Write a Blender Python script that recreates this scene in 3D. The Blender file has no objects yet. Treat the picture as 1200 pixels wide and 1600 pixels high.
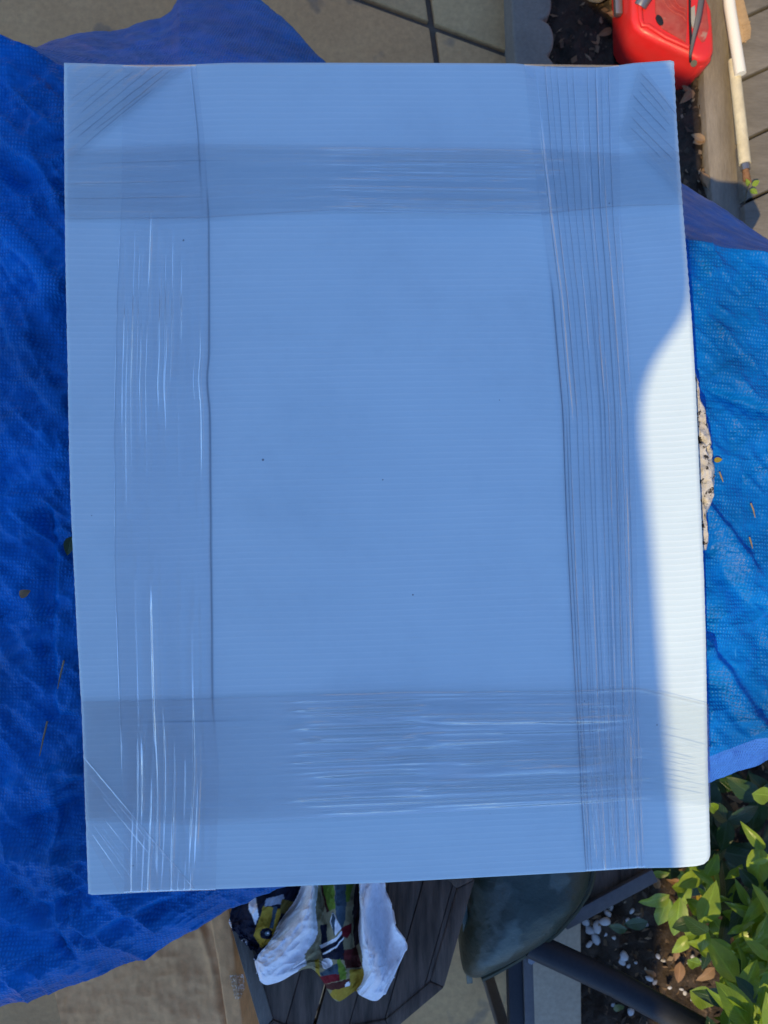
import bpy, bmesh, math, random
import numpy as np
from mathutils import Vector, Matrix

random.seed(7)
rng = np.random.default_rng(11)
sc = bpy.context.scene
COL = sc.collection

# ------------------------------------------------------------------ camera
F_PX, CX, CY = 1209.0, 600.0, 800.0            # lens in pixels of the 1200 x 1600 photograph
CAM_Z = 1.50
_n = Vector((0.04304, 0.02187, 0.99883)).normalized()      # world up seen from the camera
_x = (Vector((1, 0, 0)) - _n * _n.x).normalized()
_y = _n.cross(_x)
R_WC = Matrix((_x, _y, _n))                     # camera -> world rotation
cam_data = bpy.data.cameras.new('camera')
cam = bpy.data.objects.new('camera', cam_data)
COL.objects.link(cam)
cam.matrix_world = Matrix.Translation((0, 0, CAM_Z)) @ R_WC.to_4x4()
cam_data.sensor_fit = 'VERTICAL'
cam_data.sensor_height = 36.0
cam_data.lens = 36.0 * F_PX / 1600.0
cam_data.clip_start = 0.02
cam_data.clip_end = 500.0
cam_data.dof.use_dof = True
cam_data.dof.focus_distance = 0.76
cam_data.dof.aperture_fstop = 10.5
sc.camera = cam

# ------------------------------------------------------------------ world, sun, exposure
SHIFT = (0.48, 0.575)                            # how far a shadow travels per metre of drop
sun_dir = Vector((-SHIFT[0], -SHIFT[1], 1.0)).normalized()
elev = math.asin(sun_dir.z)
azim = math.atan2(sun_dir.x, sun_dir.y)
world = bpy.data.worlds.new('World')
sc.world = world
world.use_nodes = True
wn, wl = world.node_tree.nodes, world.node_tree.links
sky = wn.new('ShaderNodeTexSky')
sky.sky_type = 'NISHITA'
sky.sun_disc = False
sky.sun_elevation = elev
sky.sun_rotation = azim
sky.altitude = 200
sky.air_density = 1.0
sky.dust_density = 0.2
sky.ozone_density = 10.0
bg = next(n for n in wn if n.type == 'BACKGROUND')
bg.inputs['Strength'].default_value = 0.15
wl.new(sky.outputs['Color'], bg.inputs['Color'])
sun_data = bpy.data.lights.new('sun', 'SUN')
sun_data.energy = 2.32
sun_data.angle = math.radians(0.53)
sun_data.color = (1.0, 0.765, 0.40)
sun = bpy.data.objects.new('sun', sun_data)
COL.objects.link(sun)
sun.rotation_euler = sun_dir.to_track_quat('Z', 'Y').to_euler()
sun.location = (-2, -2, 6)
vs = sc.view_settings
vs.view_transform = 'Standard'
vs.look = 'None'
vs.exposure = 0.85
vs.gamma = 1.0
vs.use_curve_mapping = False

# ------------------------------------------------------------------ helpers
R_ = random.uniform
_R = np.array(R_WC)


def at(px, py, z):
    """world point(s) at height z on the sight line of a photograph pixel"""
    px = np.asarray(px, float); py = np.asarray(py, float); z = np.asarray(z, float)
    d = np.stack([(px - CX) / F_PX, -(py - CY) / F_PX, -np.ones_like(px)], -1) @ _R.T
    t = (z - CAM_Z) / d[..., 2]
    p = d * t[..., None]
    p[..., 2] += CAM_Z
    return p


def P(px, py, z):
    return Vector(at(px, py, z).tolist())


def hash2(ix, iy, seed):
    h = (ix * 374761393 + iy * 668265263 + seed * 1442695041) & 0xFFFFFFFF
    h = ((h ^ (h >> 13)) * 1274126177) & 0xFFFFFFFF
    return ((h ^ (h >> 16)) & 0xFFFF) / 65535.0


def vnoise(x, y, seed=0):
    x = np.asarray(x, float); y = np.asarray(y, float)
    ix = np.floor(x).astype(np.int64); iy = np.floor(y).astype(np.int64)
    fx = x - ix; fy = y - iy
    ux = fx * fx * fx * (fx * (fx * 6 - 15) + 10); uy = fy * fy * fy * (fy * (fy * 6 - 15) + 10)
    a = hash2(ix, iy, seed); b = hash2(ix + 1, iy, seed)
    c = hash2(ix, iy + 1, seed); d = hash2(ix + 1, iy + 1, seed)
    return (a * (1 - ux) + b * ux) * (1 - uy) + (c * (1 - ux) + d * ux) * uy - 0.5


def fbm(x, y, seed=0, octaves=4, gain=0.5, ridged=False):
    s, a, f = 0, 1.0, 1.0
    for o in range(octaves):
        v = vnoise(x * f + 17.3 * o, y * f - 9.1 * o, seed + o)
        s = s + a * ((0.5 - 2 * np.abs(v)) if ridged else v)
        a *= gain; f *= 2.03
    return s


def interp(pts, t):
    pts = np.asarray(pts, float)
    return np.interp(t, pts[:, 0], pts[:, 1])


def resample(pts, n):
    pts = np.asarray(pts, float)
    d = np.r_[0, np.cumsum(np.linalg.norm(np.diff(pts, axis=0), axis=1))]
    t = np.linspace(0, d[-1], n)
    return np.stack([np.interp(t, d, pts[:, k]) for k in range(pts.shape[1])], -1)


def smooth_poly(pts, n):
    """resample a polyline and round its corners"""
    q = resample(pts, n)
    for _ in range(max(1, n // 24)):
        q[1:-1] = 0.25 * q[:-2] + 0.5 * q[1:-1] + 0.25 * q[2:]
    return q


def grid_faces(n, m, off=0):
    i = np.arange(n - 1)[:, None] * m + np.arange(m - 1)[None, :]
    return (np.stack([i, i + 1, i + m + 1, i + m], -1).reshape(-1, 4) + off)


def mesh_np(name, V, F, mat, smooth=True, uv=None, col=None, attr=None):
    V = np.asarray(V, np.float32).reshape(-1, 3); F = np.asarray(F, np.int32)
    me = bpy.data.meshes.new(name)
    k = F.shape[1]
    me.vertices.add(len(V)); me.vertices.foreach_set('co', V.ravel())
    me.loops.add(F.size); me.loops.foreach_set('vertex_index', F.ravel())
    me.polygons.add(len(F))
    me.polygons.foreach_set('loop_start', np.arange(0, F.size, k, dtype=np.int32))
    me.polygons.foreach_set('loop_total', np.full(len(F), k, np.int32))
    me.polygons.foreach_set('use_smooth', np.full(len(F), smooth))
    if uv is not None:
        l = me.uv_layers.new(name='UVMap')
        l.data.foreach_set('uv', np.asarray(uv, np.float32).reshape(-1, 2)[F.ravel()].ravel())
    if col is not None:
        a = me.color_attributes.new('Col', 'FLOAT_COLOR', 'POINT')
        c = np.asarray(col, np.float32).reshape(len(V), -1)
        if c.shape[1] == 3: c = np.c_[c, np.ones(len(V), np.float32)]
        a.data.foreach_set('color', c.ravel())
    if attr is not None:
        for nm, val in attr.items():
            a = me.attributes.new(nm, 'FLOAT', 'POINT')
            a.data.foreach_set('value', np.asarray(val, np.float32).ravel())
    me.update(calc_edges=True); me.validate()
    if mat: me.materials.append(mat)
    return me


def add(name, me, parent=None):
    o = bpy.data.objects.new(name, me)
    COL.objects.link(o)
    if parent is not None:
        o.parent = parent
        off = parent.get('_w')
        o.location = -Vector(off) if off is not None else (0, 0, 0)
    return o


def tag(o, label, cat, group=None, kind=None):
    o['label'] = label; o['category'] = cat
    if group: o['group'] = group
    if kind: o['kind'] = kind
    return o


def root(name, loc, label, cat, group=None):
    o = bpy.data.objects.new(name, None)
    COL.objects.link(o)
    o.location = loc
    o['_w'] = tuple(loc)
    o.empty_display_size = 0.05
    return tag(o, label, cat, group)


def structure(o):
    o['kind'] = 'structure'
    return o


def from_bm(name, bm, mat, smooth=True):
    me = bpy.data.meshes.new(name)
    bmesh.ops.recalc_face_normals(bm, faces=bm.faces)
    bm.to_mesh(me); bm.free()
    for p in me.polygons: p.use_smooth = smooth
    if mat: me.materials.append(mat)
    return me


def bevel(bm, w, seg=2, angle=0.5):
    es = [e for e in bm.edges if len(e.link_faces) == 2 and e.calc_face_angle(0) > angle]
    if es: bmesh.ops.bevel(bm, geom=es, offset=w, segments=seg, profile=0.5, affect='EDGES')


def prism(name, xy, z0, z1, mat, bev=0.003, seg=2, smooth=True, z1s=None):
    """solid with outline xy between two heights"""
    bm = bmesh.new()
    lo = [bm.verts.new((x, y, z0)) for x, y in xy]
    hi = [bm.verts.new((x, y, z1 if z1s is None else z1s[i])) for i, (x, y) in enumerate(xy)]
    n = len(xy)
    bm.faces.new(hi); bm.faces.new(lo[::-1])
    for i in range(n):
        j = (i + 1) % n
        bm.faces.new((lo[i], lo[j], hi[j], hi[i]))
    bmesh.ops.recalc_face_normals(bm, faces=bm.faces)
    if bev: bevel(bm, bev, seg)
    me = from_bm(name, bm, mat, smooth)
    return flat_normals(me)


def flat_normals(me, deg=40):
    """smooth shading with hard edges above an angle"""
    bm = bmesh.new(); bm.from_mesh(me)
    for e in bm.edges:
        e.smooth = not (len(e.link_faces) == 2 and e.calc_face_angle(0) > math.radians(deg))
    bm.to_mesh(me); bm.free()
    return me


def tube(name, pts, rad, mat, seg=14, caps=True):
    pts = [Vector(p) for p in pts]
    n = len(pts)
    rad = [rad] * n if not hasattr(rad, '__len__') else rad
    V, Fq = [], []
    up = Vector((0.13, 0.21, 0.97)).normalized()
    for i, p in enumerate(pts):
        t = (pts[min(i + 1, n - 1)] - pts[max(i - 1, 0)]).normalized()
        a = t.cross(up)
        a = a.normalized() if a.length > 1e-4 else t.orthogonal().normalized()
        b = a.cross(t)
        for k in range(seg):
            w = 2 * math.pi * k / seg
            V.append(p + (a * math.cos(w) + b * math.sin(w)) * rad[i])
    bm = bmesh.new()
    bv = [bm.verts.new(v) for v in V]
    for i in range(n - 1):
        for k in range(seg):
            k2 = (k + 1) % seg
            bm.faces.new((bv[i * seg + k], bv[i * seg + k2], bv[(i + 1) * seg + k2], bv[(i + 1) * seg + k]))
    if caps:
        bm.faces.new(bv[:seg][::-1]); bm.faces.new(bv[-seg:])
    return flat_normals(from_bm(name, bm, mat))


def beam(name, a, b, w, h, mat, bev=0.002):
    """rectangular bar from a to b; w across, h in height"""
    a, b = Vector(a), Vector(b)
    t = (b - a).normalized()
    s = t.cross(Vector((0, 0, 1))).normalized()
    u = s.cross(t)
    bm = bmesh.new()
    vs_ = []
    for p in (a, b):
        for i, j in ((-1, -1), (1, -1), (1, 1), (-1, 1)):
            vs_.append(bm.verts.new(p + s * (i * w / 2) + u * (j * h / 2)))
    for f in ((0, 1, 2, 3), (7, 6, 5, 4), (0, 4, 5, 1), (1, 5, 6, 2), (2, 6, 7, 3), (3, 7, 4, 0)):
        bm.faces.new([vs_[i] for i in f])
    bmesh.ops.recalc_face_normals(bm, faces=bm.faces)
    bevel(bm, bev, 2)
    return flat_normals(from_bm(name, bm, mat))


def loft(A, B, n, m, soft=True):
    """pixel grid (n, m) spun between two pixel edges"""
    f = smooth_poly if soft else resample
    A, B = f(A, n), f(B, n)
    t = np.linspace(0, 1, m)[None, :, None]
    return A[:, None] * (1 - t) + B[:, None] * t


def in_poly(px, py, poly):
    poly = np.asarray(poly, float)
    r = np.zeros(px.shape, bool)
    j = len(poly) - 1
    for i in range(len(poly)):
        xi, yi = poly[i]; xj, yj = poly[j]
        c = ((yi > py) != (yj > py)) & (px < (xj - xi) * (py - yi) / (yj - yi + 1e-9) + xi)
        r ^= c
        j = i
    return r


# ------------------------------------------------------------------ materials
def new_mat(name, base=(.5, .5, .5), rough=0.6, spec=0.5, metal=0.0):
    m = bpy.data.materials.new(name)
    m.use_nodes = True
    nt = m.node_tree
    b = nt.nodes['Principled BSDF']
    b.inputs['Base Color'].default_value = (*base, 1)
    b.inputs['Roughness'].default_value = rough
    b.inputs['Specular IOR Level'].default_value = spec
    b.inputs['Metallic'].default_value = metal
    return m, nt, b


def node(nt, t, **kw):
    n = nt.nodes.new(t)
    for k, v in kw.items():
        if k in n.inputs: n.inputs[k].default_value = v
        else: setattr(n, k, v)
    return n


def coords(nt, kind='Object', scale=(1, 1, 1), rot=(0, 0, 0)):
    tc = nt.nodes.new('ShaderNodeTexCoord')
    mp = nt.nodes.new('ShaderNodeMapping')
    mp.inputs['Scale'].default_value = scale
    mp.inputs['Rotation'].default_value = rot
    nt.links.new(tc.outputs[kind], mp.inputs['Vector'])
    return mp.outputs['Vector']


def ramp(nt, fac, stops, interp_='LINEAR'):
    r = nt.nodes.new('ShaderNodeValToRGB')
    r.color_ramp.interpolation = interp_
    e = r.color_ramp.elements
    while len(e) < len(stops): e.new(0.5)
    for el, (p, c) in zip(e, stops):
        el.position = p
        el.color = (*c, 1) if hasattr(c, '__len__') else (c, c, c, 1)
    nt.links.new(fac, r.inputs['Fac'])
    return r.outputs['Color']


def mixc(nt, fac, a, b, mode='MIX'):
    n = nt.nodes.new('ShaderNodeMix')
    n.data_type = 'RGBA'; n.blend_type = mode
    for sock, v in ((n.inputs[0], fac), (n.inputs[6], a), (n.inputs[7], b)):
        if hasattr(v, 'is_linked') or isinstance(v, bpy.types.NodeSocket): nt.links.new(v, sock)
        elif hasattr(v, '__len__'): sock.default_value = (*v, 1)
        else: sock.default_value = v
    return n.outputs[2]


def math_(nt, op, a, b=None, c=None):
    n = nt.nodes.new('ShaderNodeMath'); n.operation = op
    for s, v in zip(n.inputs, (a, b, c)):
        if v is None: continue
        if isinstance(v, bpy.types.NodeSocket): nt.links.new(v, s)
        else: s.default_value = v
    return n.outputs[0]


def noise(nt, vec, scale, detail=4, rough=0.55, dist=0.0):
    n = nt.nodes.new('ShaderNodeTexNoise')
    n.inputs['Scale'].default_value = scale
    n.inputs['Detail'].default_value = detail
    n.inputs['Roughness'].default_value = rough
    n.inputs['Distortion'].default_value = dist
    nt.links.new(vec, n.inputs['Vector'])
    return n.outputs['Fac']


def bump(nt, b, h, strength, dist, prev=None):
    n = nt.nodes.new('ShaderNodeBump')
    n.inputs['Strength'].default_value = strength
    n.inputs['Distance'].default_value = dist
    nt.links.new(h, n.inputs['Height'])
    if prev is not None: nt.links.new(prev, n.inputs['Normal'])
    if b is not None: nt.links.new(n.outputs['Normal'], b.inputs['Normal'])
    return n.outputs['Normal']


def noisy(name, c1, c2, scale=8, rough=0.8, bscale=60, bdist=0.002, stretch=(1, 1, 1), spec=0.3, spots=None, rot=(0, 0, 0), lo=.3, hi=.7):
    m, nt, b = new_mat(name, c1, rough, spec)
    v = coords(nt, 'Object', stretch, rot)
    f = noise(nt, v, scale, 6, 0.6)
    c = ramp(nt, f, [(lo, c1), (hi, c2)])
    f2 = noise(nt, v, bscale, 5, 0.65)
    if spots:
        sp = ramp(nt, noise(nt, v, spots[0], 3, .6), [(spots[1], (0, 0, 0)), (spots[1] + .06, (1, 1, 1))])
        c = mixc(nt, sp, c, spots[2])
    c = mixc(nt, 0.35, c, ramp(nt, f2, [(.3, (.35, .35, .35)), (.7, (1, 1, 1))]), 'MULTIPLY')
    nt.links.new(c, b.inputs['Base Color'])
    bump(nt, b, f2, 0.8, bdist)
    return m


# corrugated plastic sheet
def make_sheet_mat():
    m, nt, b = new_mat('white_corrugated_plastic', (.8, .82, .84), .42, .35)
    uv = coords(nt, 'UV')
    sx = node(nt, 'ShaderNodeSeparateXYZ'); nt.links.new(uv, sx.inputs[0])
    vob = noise(nt, coords(nt, 'UV', (3, 9, 1)), 1.0, 3)
    vv = math_(nt, 'ADD', math_(nt, 'MULTIPLY', sx.outputs[1], 137.0), math_(nt, 'MULTIPLY', vob, 0.7))
    fr = math_(nt, 'FRACT', vv)
    rib = ramp(nt, fr, [(0.0, 1.0), (0.10, .55), (0.22, .10), (.6, 0.22), (.86, 0.45), (1.0, 1.0)])
    big = noise(nt, coords(nt, 'UV', (5, 6, 1)), 1.2, 4)
    fade = ramp(nt, noise(nt, coords(nt, 'UV', (4, 14, 1)), 1.0, 2), [(.3, .35), (.7, 1.0)])
    ribf = math_(nt, 'MULTIPLY', rib, fade)
    c = ramp(nt, ribf, [(0, (.585, .715, .74)), (1, (.685, .79, .805))])
    c = mixc(nt, 0.5, c, ramp(nt, big, [(.3, (.90, .91, .93)), (.7, (1, 1, 1))]), 'MULTIPLY')
    # scuffs and specks of dirt
    sm = ramp(nt, noise(nt, coords(nt, 'UV', (2.2, 3.4, 1)), 2.0, 9, .72), [(.50, (1, 1, 1)), (.80, (.90, .91, .92))])
    c = mixc(nt, 1.0, c, sm, 'MULTIPLY')
    vor = node(nt, 'ShaderNodeTexVoronoi', feature='F1', distance='EUCLIDEAN')
    vor.inputs['Scale'].default_value = 1.0
    nt.links.new(coords(nt, 'UV', (26, 34, 1)), vor.inputs['Vector'])
    rnd = node(nt, 'ShaderNodeSeparateColor'); nt.links.new(vor.outputs['Color'], rnd.inputs[0])
    sz = math_(nt, 'MULTIPLY', math_(nt, 'POWER', rnd.outputs[0], 5.0), 0.055)
    dot = math_(nt, 'LESS_THAN', vor.outputs['Distance'], sz)
    c = mixc(nt, math_(nt, 'MULTIPLY', dot, .75), c, (.10, .10, .12))
    nt.links.new(c, b.inputs['Base Color'])
    nrm = bump(nt, None, rib, 0.25, 0.0004)
    bump(nt, b, noise(nt, coords(nt, 'UV', (5, 30, 1)), 4, 4), 0.25, 0.0008, nrm)
    return m


def make_film_mat(name='stretch_film', shine=.065, rough=.05, tint=(.992, .995, 1.0), haze=.05):
    m, nt, b = new_mat(name)
    nt.nodes.remove(b)
    out = nt.nodes['Material Output']
    tr = node(nt, 'ShaderNodeBsdfTransparent')
    gl = node(nt, 'ShaderNodeBsdfGlossy', Roughness=rough)
    df = node(nt, 'ShaderNodeBsdfDiffuse'); df.inputs['Color'].default_value = (.80, .83, .86, 1)
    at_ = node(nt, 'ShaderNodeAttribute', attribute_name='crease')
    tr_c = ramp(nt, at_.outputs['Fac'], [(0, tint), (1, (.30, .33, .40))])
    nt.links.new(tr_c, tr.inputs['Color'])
    uv = coords(nt, 'UV', (1, 1, 1))
    bn = node(nt, 'ShaderNodeBump'); bn.inputs['Strength'].default_value = .35; bn.inputs['Distance'].default_value = .0006
    nt.links.new(noise(nt, coords(nt, 'UV', (2.0, 60, 1)), 1.5, 4), bn.inputs['Height'])
    nt.links.new(bn.outputs['Normal'], gl.inputs['Normal'])
    tl = node(nt, 'ShaderNodeBsdfTranslucent'); tl.inputs['Color'].default_value = (.95, .96, .98, 1)
    df.inputs['Color'].default_value = (.93, .95, .97, 1)
    m0 = node(nt, 'ShaderNodeMixShader', Fac=.5)
    nt.links.new(df.outputs[0], m0.inputs[1]); nt.links.new(tl.outputs[0], m0.inputs[2])
    m1 = node(nt, 'ShaderNodeMixShader', Fac=haze)
    nt.links.new(tr.outputs[0], m1.inputs[1]); nt.links.new(m0.outputs[0], m1.inputs[2])
    lay = node(nt, 'ShaderNodeAttribute', attribute_name='layers')
    fr = node(nt, 'ShaderNodeFresnel', IOR=1.5)
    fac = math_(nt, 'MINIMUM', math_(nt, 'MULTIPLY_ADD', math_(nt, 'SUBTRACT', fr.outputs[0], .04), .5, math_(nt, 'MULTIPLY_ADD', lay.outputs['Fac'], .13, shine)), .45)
    m2 = node(nt, 'ShaderNodeMixShader')
    nt.links.new(fac, m2.inputs[0])
    nt.links.new(m1.outputs[0], m2.inputs[1]); nt.links.new(gl.outputs[0], m2.inputs[2])
    nt.links.new(m2.outputs[0], out.inputs['Surface'])
    return m


def make_tarp_mat():
    m, nt, b = new_mat('blue_woven_tarp', (.006, .12, .5), .5, .13)
    uv = coords(nt, 'UV')
    sx = node(nt, 'ShaderNodeSeparateXYZ'); nt.links.new(uv, sx.inputs[0])
    # UV is in metres along the cloth
    wob = noise(nt, uv, 55, 3)
    def wv(sock, pitch, ph):
        a = math_(nt, 'MULTIPLY_ADD', sock, 2 * math.pi / pitch, math_(nt, 'MULTIPLY', wob, 6.5))
        return math_(nt, 'MULTIPLY_ADD', math_(nt, 'SINE', a), .5, .5)
    w1, w2 = wv(sx.outputs[0], .0034, 0), wv(sx.outputs[1], .0040, 1)
    weave = math_(nt, 'MULTIPLY', w1, w2)
    big = noise(nt, uv, 7, 5, .6)
    c = ramp(nt, big, [(.3, (.001, .090, .31)), (.55, (.001, .150, .52)), (.75, (.002, .21, .68))])
    wmask = ramp(nt, noise(nt, coords(nt, 'UV', (1, 1.6, 1), (0, 0, .7)), 22, 4, .65), [(.36, .18), (.66, .85)])
    c = mixc(nt, wmask, c, ramp(nt, weave, [(0, (.62, .64, .68)), (.55, (1.18, 1.16, 1.12))]), 'MULTIPLY')
    # pale rubbed streaks along both thread directions
    s1 = noise(nt, coords(nt, 'UV', (160, 22, 1)), 1, 4, .75)
    s2 = noise(nt, coords(nt, 'UV', (18, 170, 1)), 1, 4, .75)
    st = math_(nt, 'MAXIMUM', ramp(nt, s1, [(.66, 0.0), (.80, 1.0)]), math_(nt, 'MULTIPLY', ramp(nt, s2, [(.68, 0.0), (.82, 1.0)]), .7))
    st = math_(nt, 'MULTIPLY', st, ramp(nt, noise(nt, uv, 14, 3), [(.34, 0.0), (.56, 1.0)]))
    c = mixc(nt, math_(nt, 'MULTIPLY', st, .55), c, (.08, .36, .78))
    at_ = node(nt, 'ShaderNodeAttribute', attribute_name='hem')
    c = mixc(nt, at_.outputs['Fac'], c, (.05, .17, .58))
    dirt = node(nt, 'ShaderNodeAttribute', attribute_name='dirt')
    c = mixc(nt, math_(nt, 'MULTIPLY', dirt.outputs['Fac'], ramp(nt, noise(nt, uv, 120, 4, .7), [(.45, 0.0), (.62, .7)])), c, (.10, .055, .06))
    nt.links.new(c, b.inputs['Base Color'])
    nr = bump(nt, None, math_(nt, 'MULTIPLY', weave, wmask), .9, .0011)
    nr = bump(nt, None, noise(nt, coords(nt, 'UV', (1, 2.2, 1), (0, 0, .6)), 60, 4, .6), .5, .003, nr)
    bump(nt, b, noise(nt, uv, 260, 3, .6), .4, .0008, nr)
    nt.links.new(ramp(nt, noise(nt, uv, 40, 3), [(.3, .30), (.7, .52)]), b.inputs['Roughness'])
    return m


M_SHEET = make_sheet_mat()
M_FILM = make_film_mat()
M_FILM2 = make_film_mat('layered_stretch_film', .075, .045)
M_FILM3 = make_film_mat('shiny_layered_film', .075, .04)
M_TARP = make_tarp_mat()
M_KRAFT_EDGE = noisy('brown_board_edge', (.26, .19, .13), (.34, .26, .18), 30, .85, 200, .0005)
M_SLAB = noisy('patio_slab', (.53, .325, .145), (.65, .415, .19), 5, .8, 90, .0012, spots=(9, .60, (.36, .25, .14)))
M_STRIP = noisy('concrete_kerb_slab', (.40, .345, .255), (.48, .42, .31), 6, .8, 140, .0008)
M_JOINT = noisy('slab_joint', (.14, .11, .08), (.19, .15, .11), 20, .95, 200, .002)
M_SOIL = noisy('dark_soil', (.030, .022, .016), (.085, .062, .043), 26, .95, 110, .008, spots=(60, .62, (.16, .11, .07)))
M_GROUND = noisy('yard_ground', (.10, .085, .06), (.16, .14, .10), 2, .9, 30, .01)
M_EDGING = noisy('grey_concrete_edging', (.17, .155, .13), (.23, .21, .175), 14, .85, 160, .0015)
M_BEAM = noisy('weathered_beam', (.17, .145, .115), (.29, .255, .205), 6, .85, 70, .0015, stretch=(6, 1, 1))
M_DECK = noisy('grey_deck_board', (.13, .118, .098), (.215, .198, .168), 5, .85, 60, .001, stretch=(1, 5, 1))
M_PVC, _nt, _b = new_mat('white_plastic_pipe', (.80, .77, .66), .3, .5)
M_PVC_OLD = noisy('yellowed_plastic_pipe', (.62, .53, .33), (.74, .67, .47), 12, .55, 90, .0006, spots=(40, .66, (.30, .19, .09)))
M_STEEL, _nt, _b = new_mat('grey_steel', (.22, .22, .23), .4, .5, .7)
M_RUST = noisy('rusty_metal', (.16, .07, .03), (.30, .16, .08), 60, .85, 200, .001)
M_CARD = noisy('tan_cardboard', (.42, .27, .13), (.50, .34, .18), 14, .85, 120, .0006)
M_KRAFT = noisy('kraft_paper', (.82, .425, .175), (.86, .46, .20), 5, .8, 70, .0012)
M_RED, _nt, _b = new_mat('red_moulded_plastic', (.52, .012, .010), .38, .5)
_v = coords(_nt, 'Object')
_nt.links.new(ramp(_nt, noise(_nt, _v, 22, 5), [(.35, (.72, .020, .018)), (.7, (.62, .032, .026))]), _b.inputs['Base Color'])
_nt.links.new(ramp(_nt, noise(_nt, _v, 60, 4), [(.3, .30), (.7, .55)]), _b.inputs['Roughness'])
bump(_nt, _b, noise(_nt, _v, 180, 3), .2, .0008)
M_RED_DUSTY = noisy('dusty_red_plastic', (.44, .035, .03), (.40, .09, .07), 30, .6, 120, .0006, spots=(26, .64, (.42, .22, .17)))
M_BLACK, _nt, _b = new_mat('rubber_and_hole_black', (.012, .012, .013), .5, .4)
M_STRAP, _nt, _b = new_mat('grey_strap', (.10, .095, .10), .55, .4)
M_CLEAR, _nt, _b = new_mat('dull_plastic_and_lit_patch', (.36, .34, .28), .3, .5)
M_TUBE = noisy('dark_blue_painted_tube', (.016, .020, .028), (.026, .030, .038), 14, .55, 200, .0003, spec=.25)
M_FRAME = noisy('dark_grey_painted_metal', (.085, .082, .085), (.13, .125, .125), 12, .5, 120, .0006, spec=.5)
M_GREEN = noisy('dark_green_vinyl', (.007, .024, .019), (.020, .048, .040), 9, .42, 60, .0025, spec=.5, spots=(12, .56, (.060, .095, .088)))
M_OLIVE = noisy('olive_rim', (.035, .040, .020), (.060, .062, .034), 20, .5, 120, .0008)
M_WOOD = noisy('dark_weathered_wood', (.042, .031, .024), (.17, .122, .094), 9, .75, 60, .0022, stretch=(9, .9, 1), rot=(0, 0, -.27))
M_WOOD_GREY = noisy('bleached_wood_edge', (.10, .092, .080), (.20, .185, .160), 6, .85, 80, .002, stretch=(5, 1, 1))
M_STONE = noisy('pitted_pale_stone', (.50, .475, .43), (.68, .655, .60), 50, .9, 160, .004, spots=(110, .57, (.05, .045, .04)))
M_PEBBLE = noisy('white_pebble', (.50, .49, .47), (.66, .65, .63), 30, .6, 200, .0006)
M_SAIL = noisy('shadow_caster_cloth', (.38, .36, .32), (.43, .41, .37), 20, .9, 400, .0003)
M_POST = noisy('shadow_sail_post', (.16, .11, .07), (.24, .17, .11), 6, .8, 80, .001, stretch=(4, 4, 1))


def leaf_mat(name, c1, c2, trans=.30, rough=.32):
    m, nt, b = new_mat(name, c1, rough, .5)
    uv = coords(nt, 'UV')
    sx = node(nt, 'ShaderNodeSeparateXYZ'); nt.links.new(uv, sx.inputs[0])
    ax = math_(nt, 'ABSOLUTE', math_(nt, 'SUBTRACT', sx.outputs[0], .5))
    mid = ramp(nt, ax, [(0.0, 1.0), (.035, .8), (.06, 0.0)])
    ph = math_(nt, 'ADD', math_(nt, 'MULTIPLY', sx.outputs[1], 58.0), math_(nt, 'MULTIPLY', ax, -34.0))
    side = ramp(nt, math_(nt, 'SINE', ph), [(.90, 0.0), (1.0, .6)])
    vein = math_(nt, 'MAXIMUM', mid, side)
    oi = node(nt, 'ShaderNodeObjectInfo')
    c = mixc(nt, oi.outputs['Random'], c1, c2)
    f = noise(nt, coords(nt, 'Object'), 60, 4)
    c = mixc(nt, .6, c, ramp(nt, f, [(.3, (.7, .7, .7)), (.7, (1.1, 1.1, 1.0))]), 'MULTIPLY')
    c = mixc(nt, math_(nt, 'MULTIPLY', vein, .35), c, tuple(min(1, 1.9 * k + .03) for k in c1))
    nt.links.new(c, b.inputs['Base Color'])
    bump(nt, b, ramp(nt, vein, [(0, 1.0), (1, 0.0)]), .5, .0012)
    t = node(nt, 'ShaderNodeBsdfTranslucent')
    nt.links.new(mixc(nt, 1.0, c, (1.6, 1.5, .6), 'MULTIPLY'), t.inputs['Color'])
    mx = node(nt, 'ShaderNodeMixShader', Fac=trans)
    nt.links.new(b.outputs[0], mx.inputs[1]); nt.links.new(t.outputs[0], mx.inputs[2])
    nt.links.new(mx.outputs[0], nt.nodes['Material Output'].inputs['Surface'])
    return m


M_LEAF = leaf_mat('fresh_green_leaf', (.180, .295, .022), (.300, .420, .042))
M_LEAF_D = leaf_mat('deep_and_shade_green_leaf', (.016, .050, .014), (.030, .074, .016), .2)  # deep green leaves; below the tarp hem this dark colour stands for shade
M_LEAF_Y = leaf_mat('yellowing_leaf', (.42, .30, .030), (.50, .36, .04), .3)
M_LEAF_B = leaf_mat('dead_brown_leaf', (.26, .14, .065), (.34, .22, .12), .15, .7)
M_STEM = noisy('brown_stem', (.060, .055, .032), (.12, .10, .06), 40, .85, 160, .001)

# ------------------------------------------------------------------ setting: ground, patio, bed
g = prism('ground', [(-40, -40), (40, -40), (40, 40), (-40, 40)], -.30, -.060, M_GROUND, 0)
structure(add('ground', g))

wall_me = prism('bounce_wall', [(-5.0, 3.6), (3.5, 3.6), (3.5, -3.0), (3.65, -3.0), (3.65, 3.75), (-5.0, 3.75)], -.1, 1.9, noisy('bounce_wall_cream', (.55, .46, .33), (.63, .54, .40), 9, .9, 120, .002), .01)  # unseen wall added to bounce warm light into the yard
tag(add('bounce_wall', wall_me), 'unseen cream wall added beyond the picture to bounce warm sunlight', 'wall')

BED_L = [at(832, -260, 0)[:2], at(838, 300, 0)[:2], at(915, 1000, 0)[:2], at(915, 1420, 0)[:2], at(921, 1900, 0)[:2]]


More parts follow.
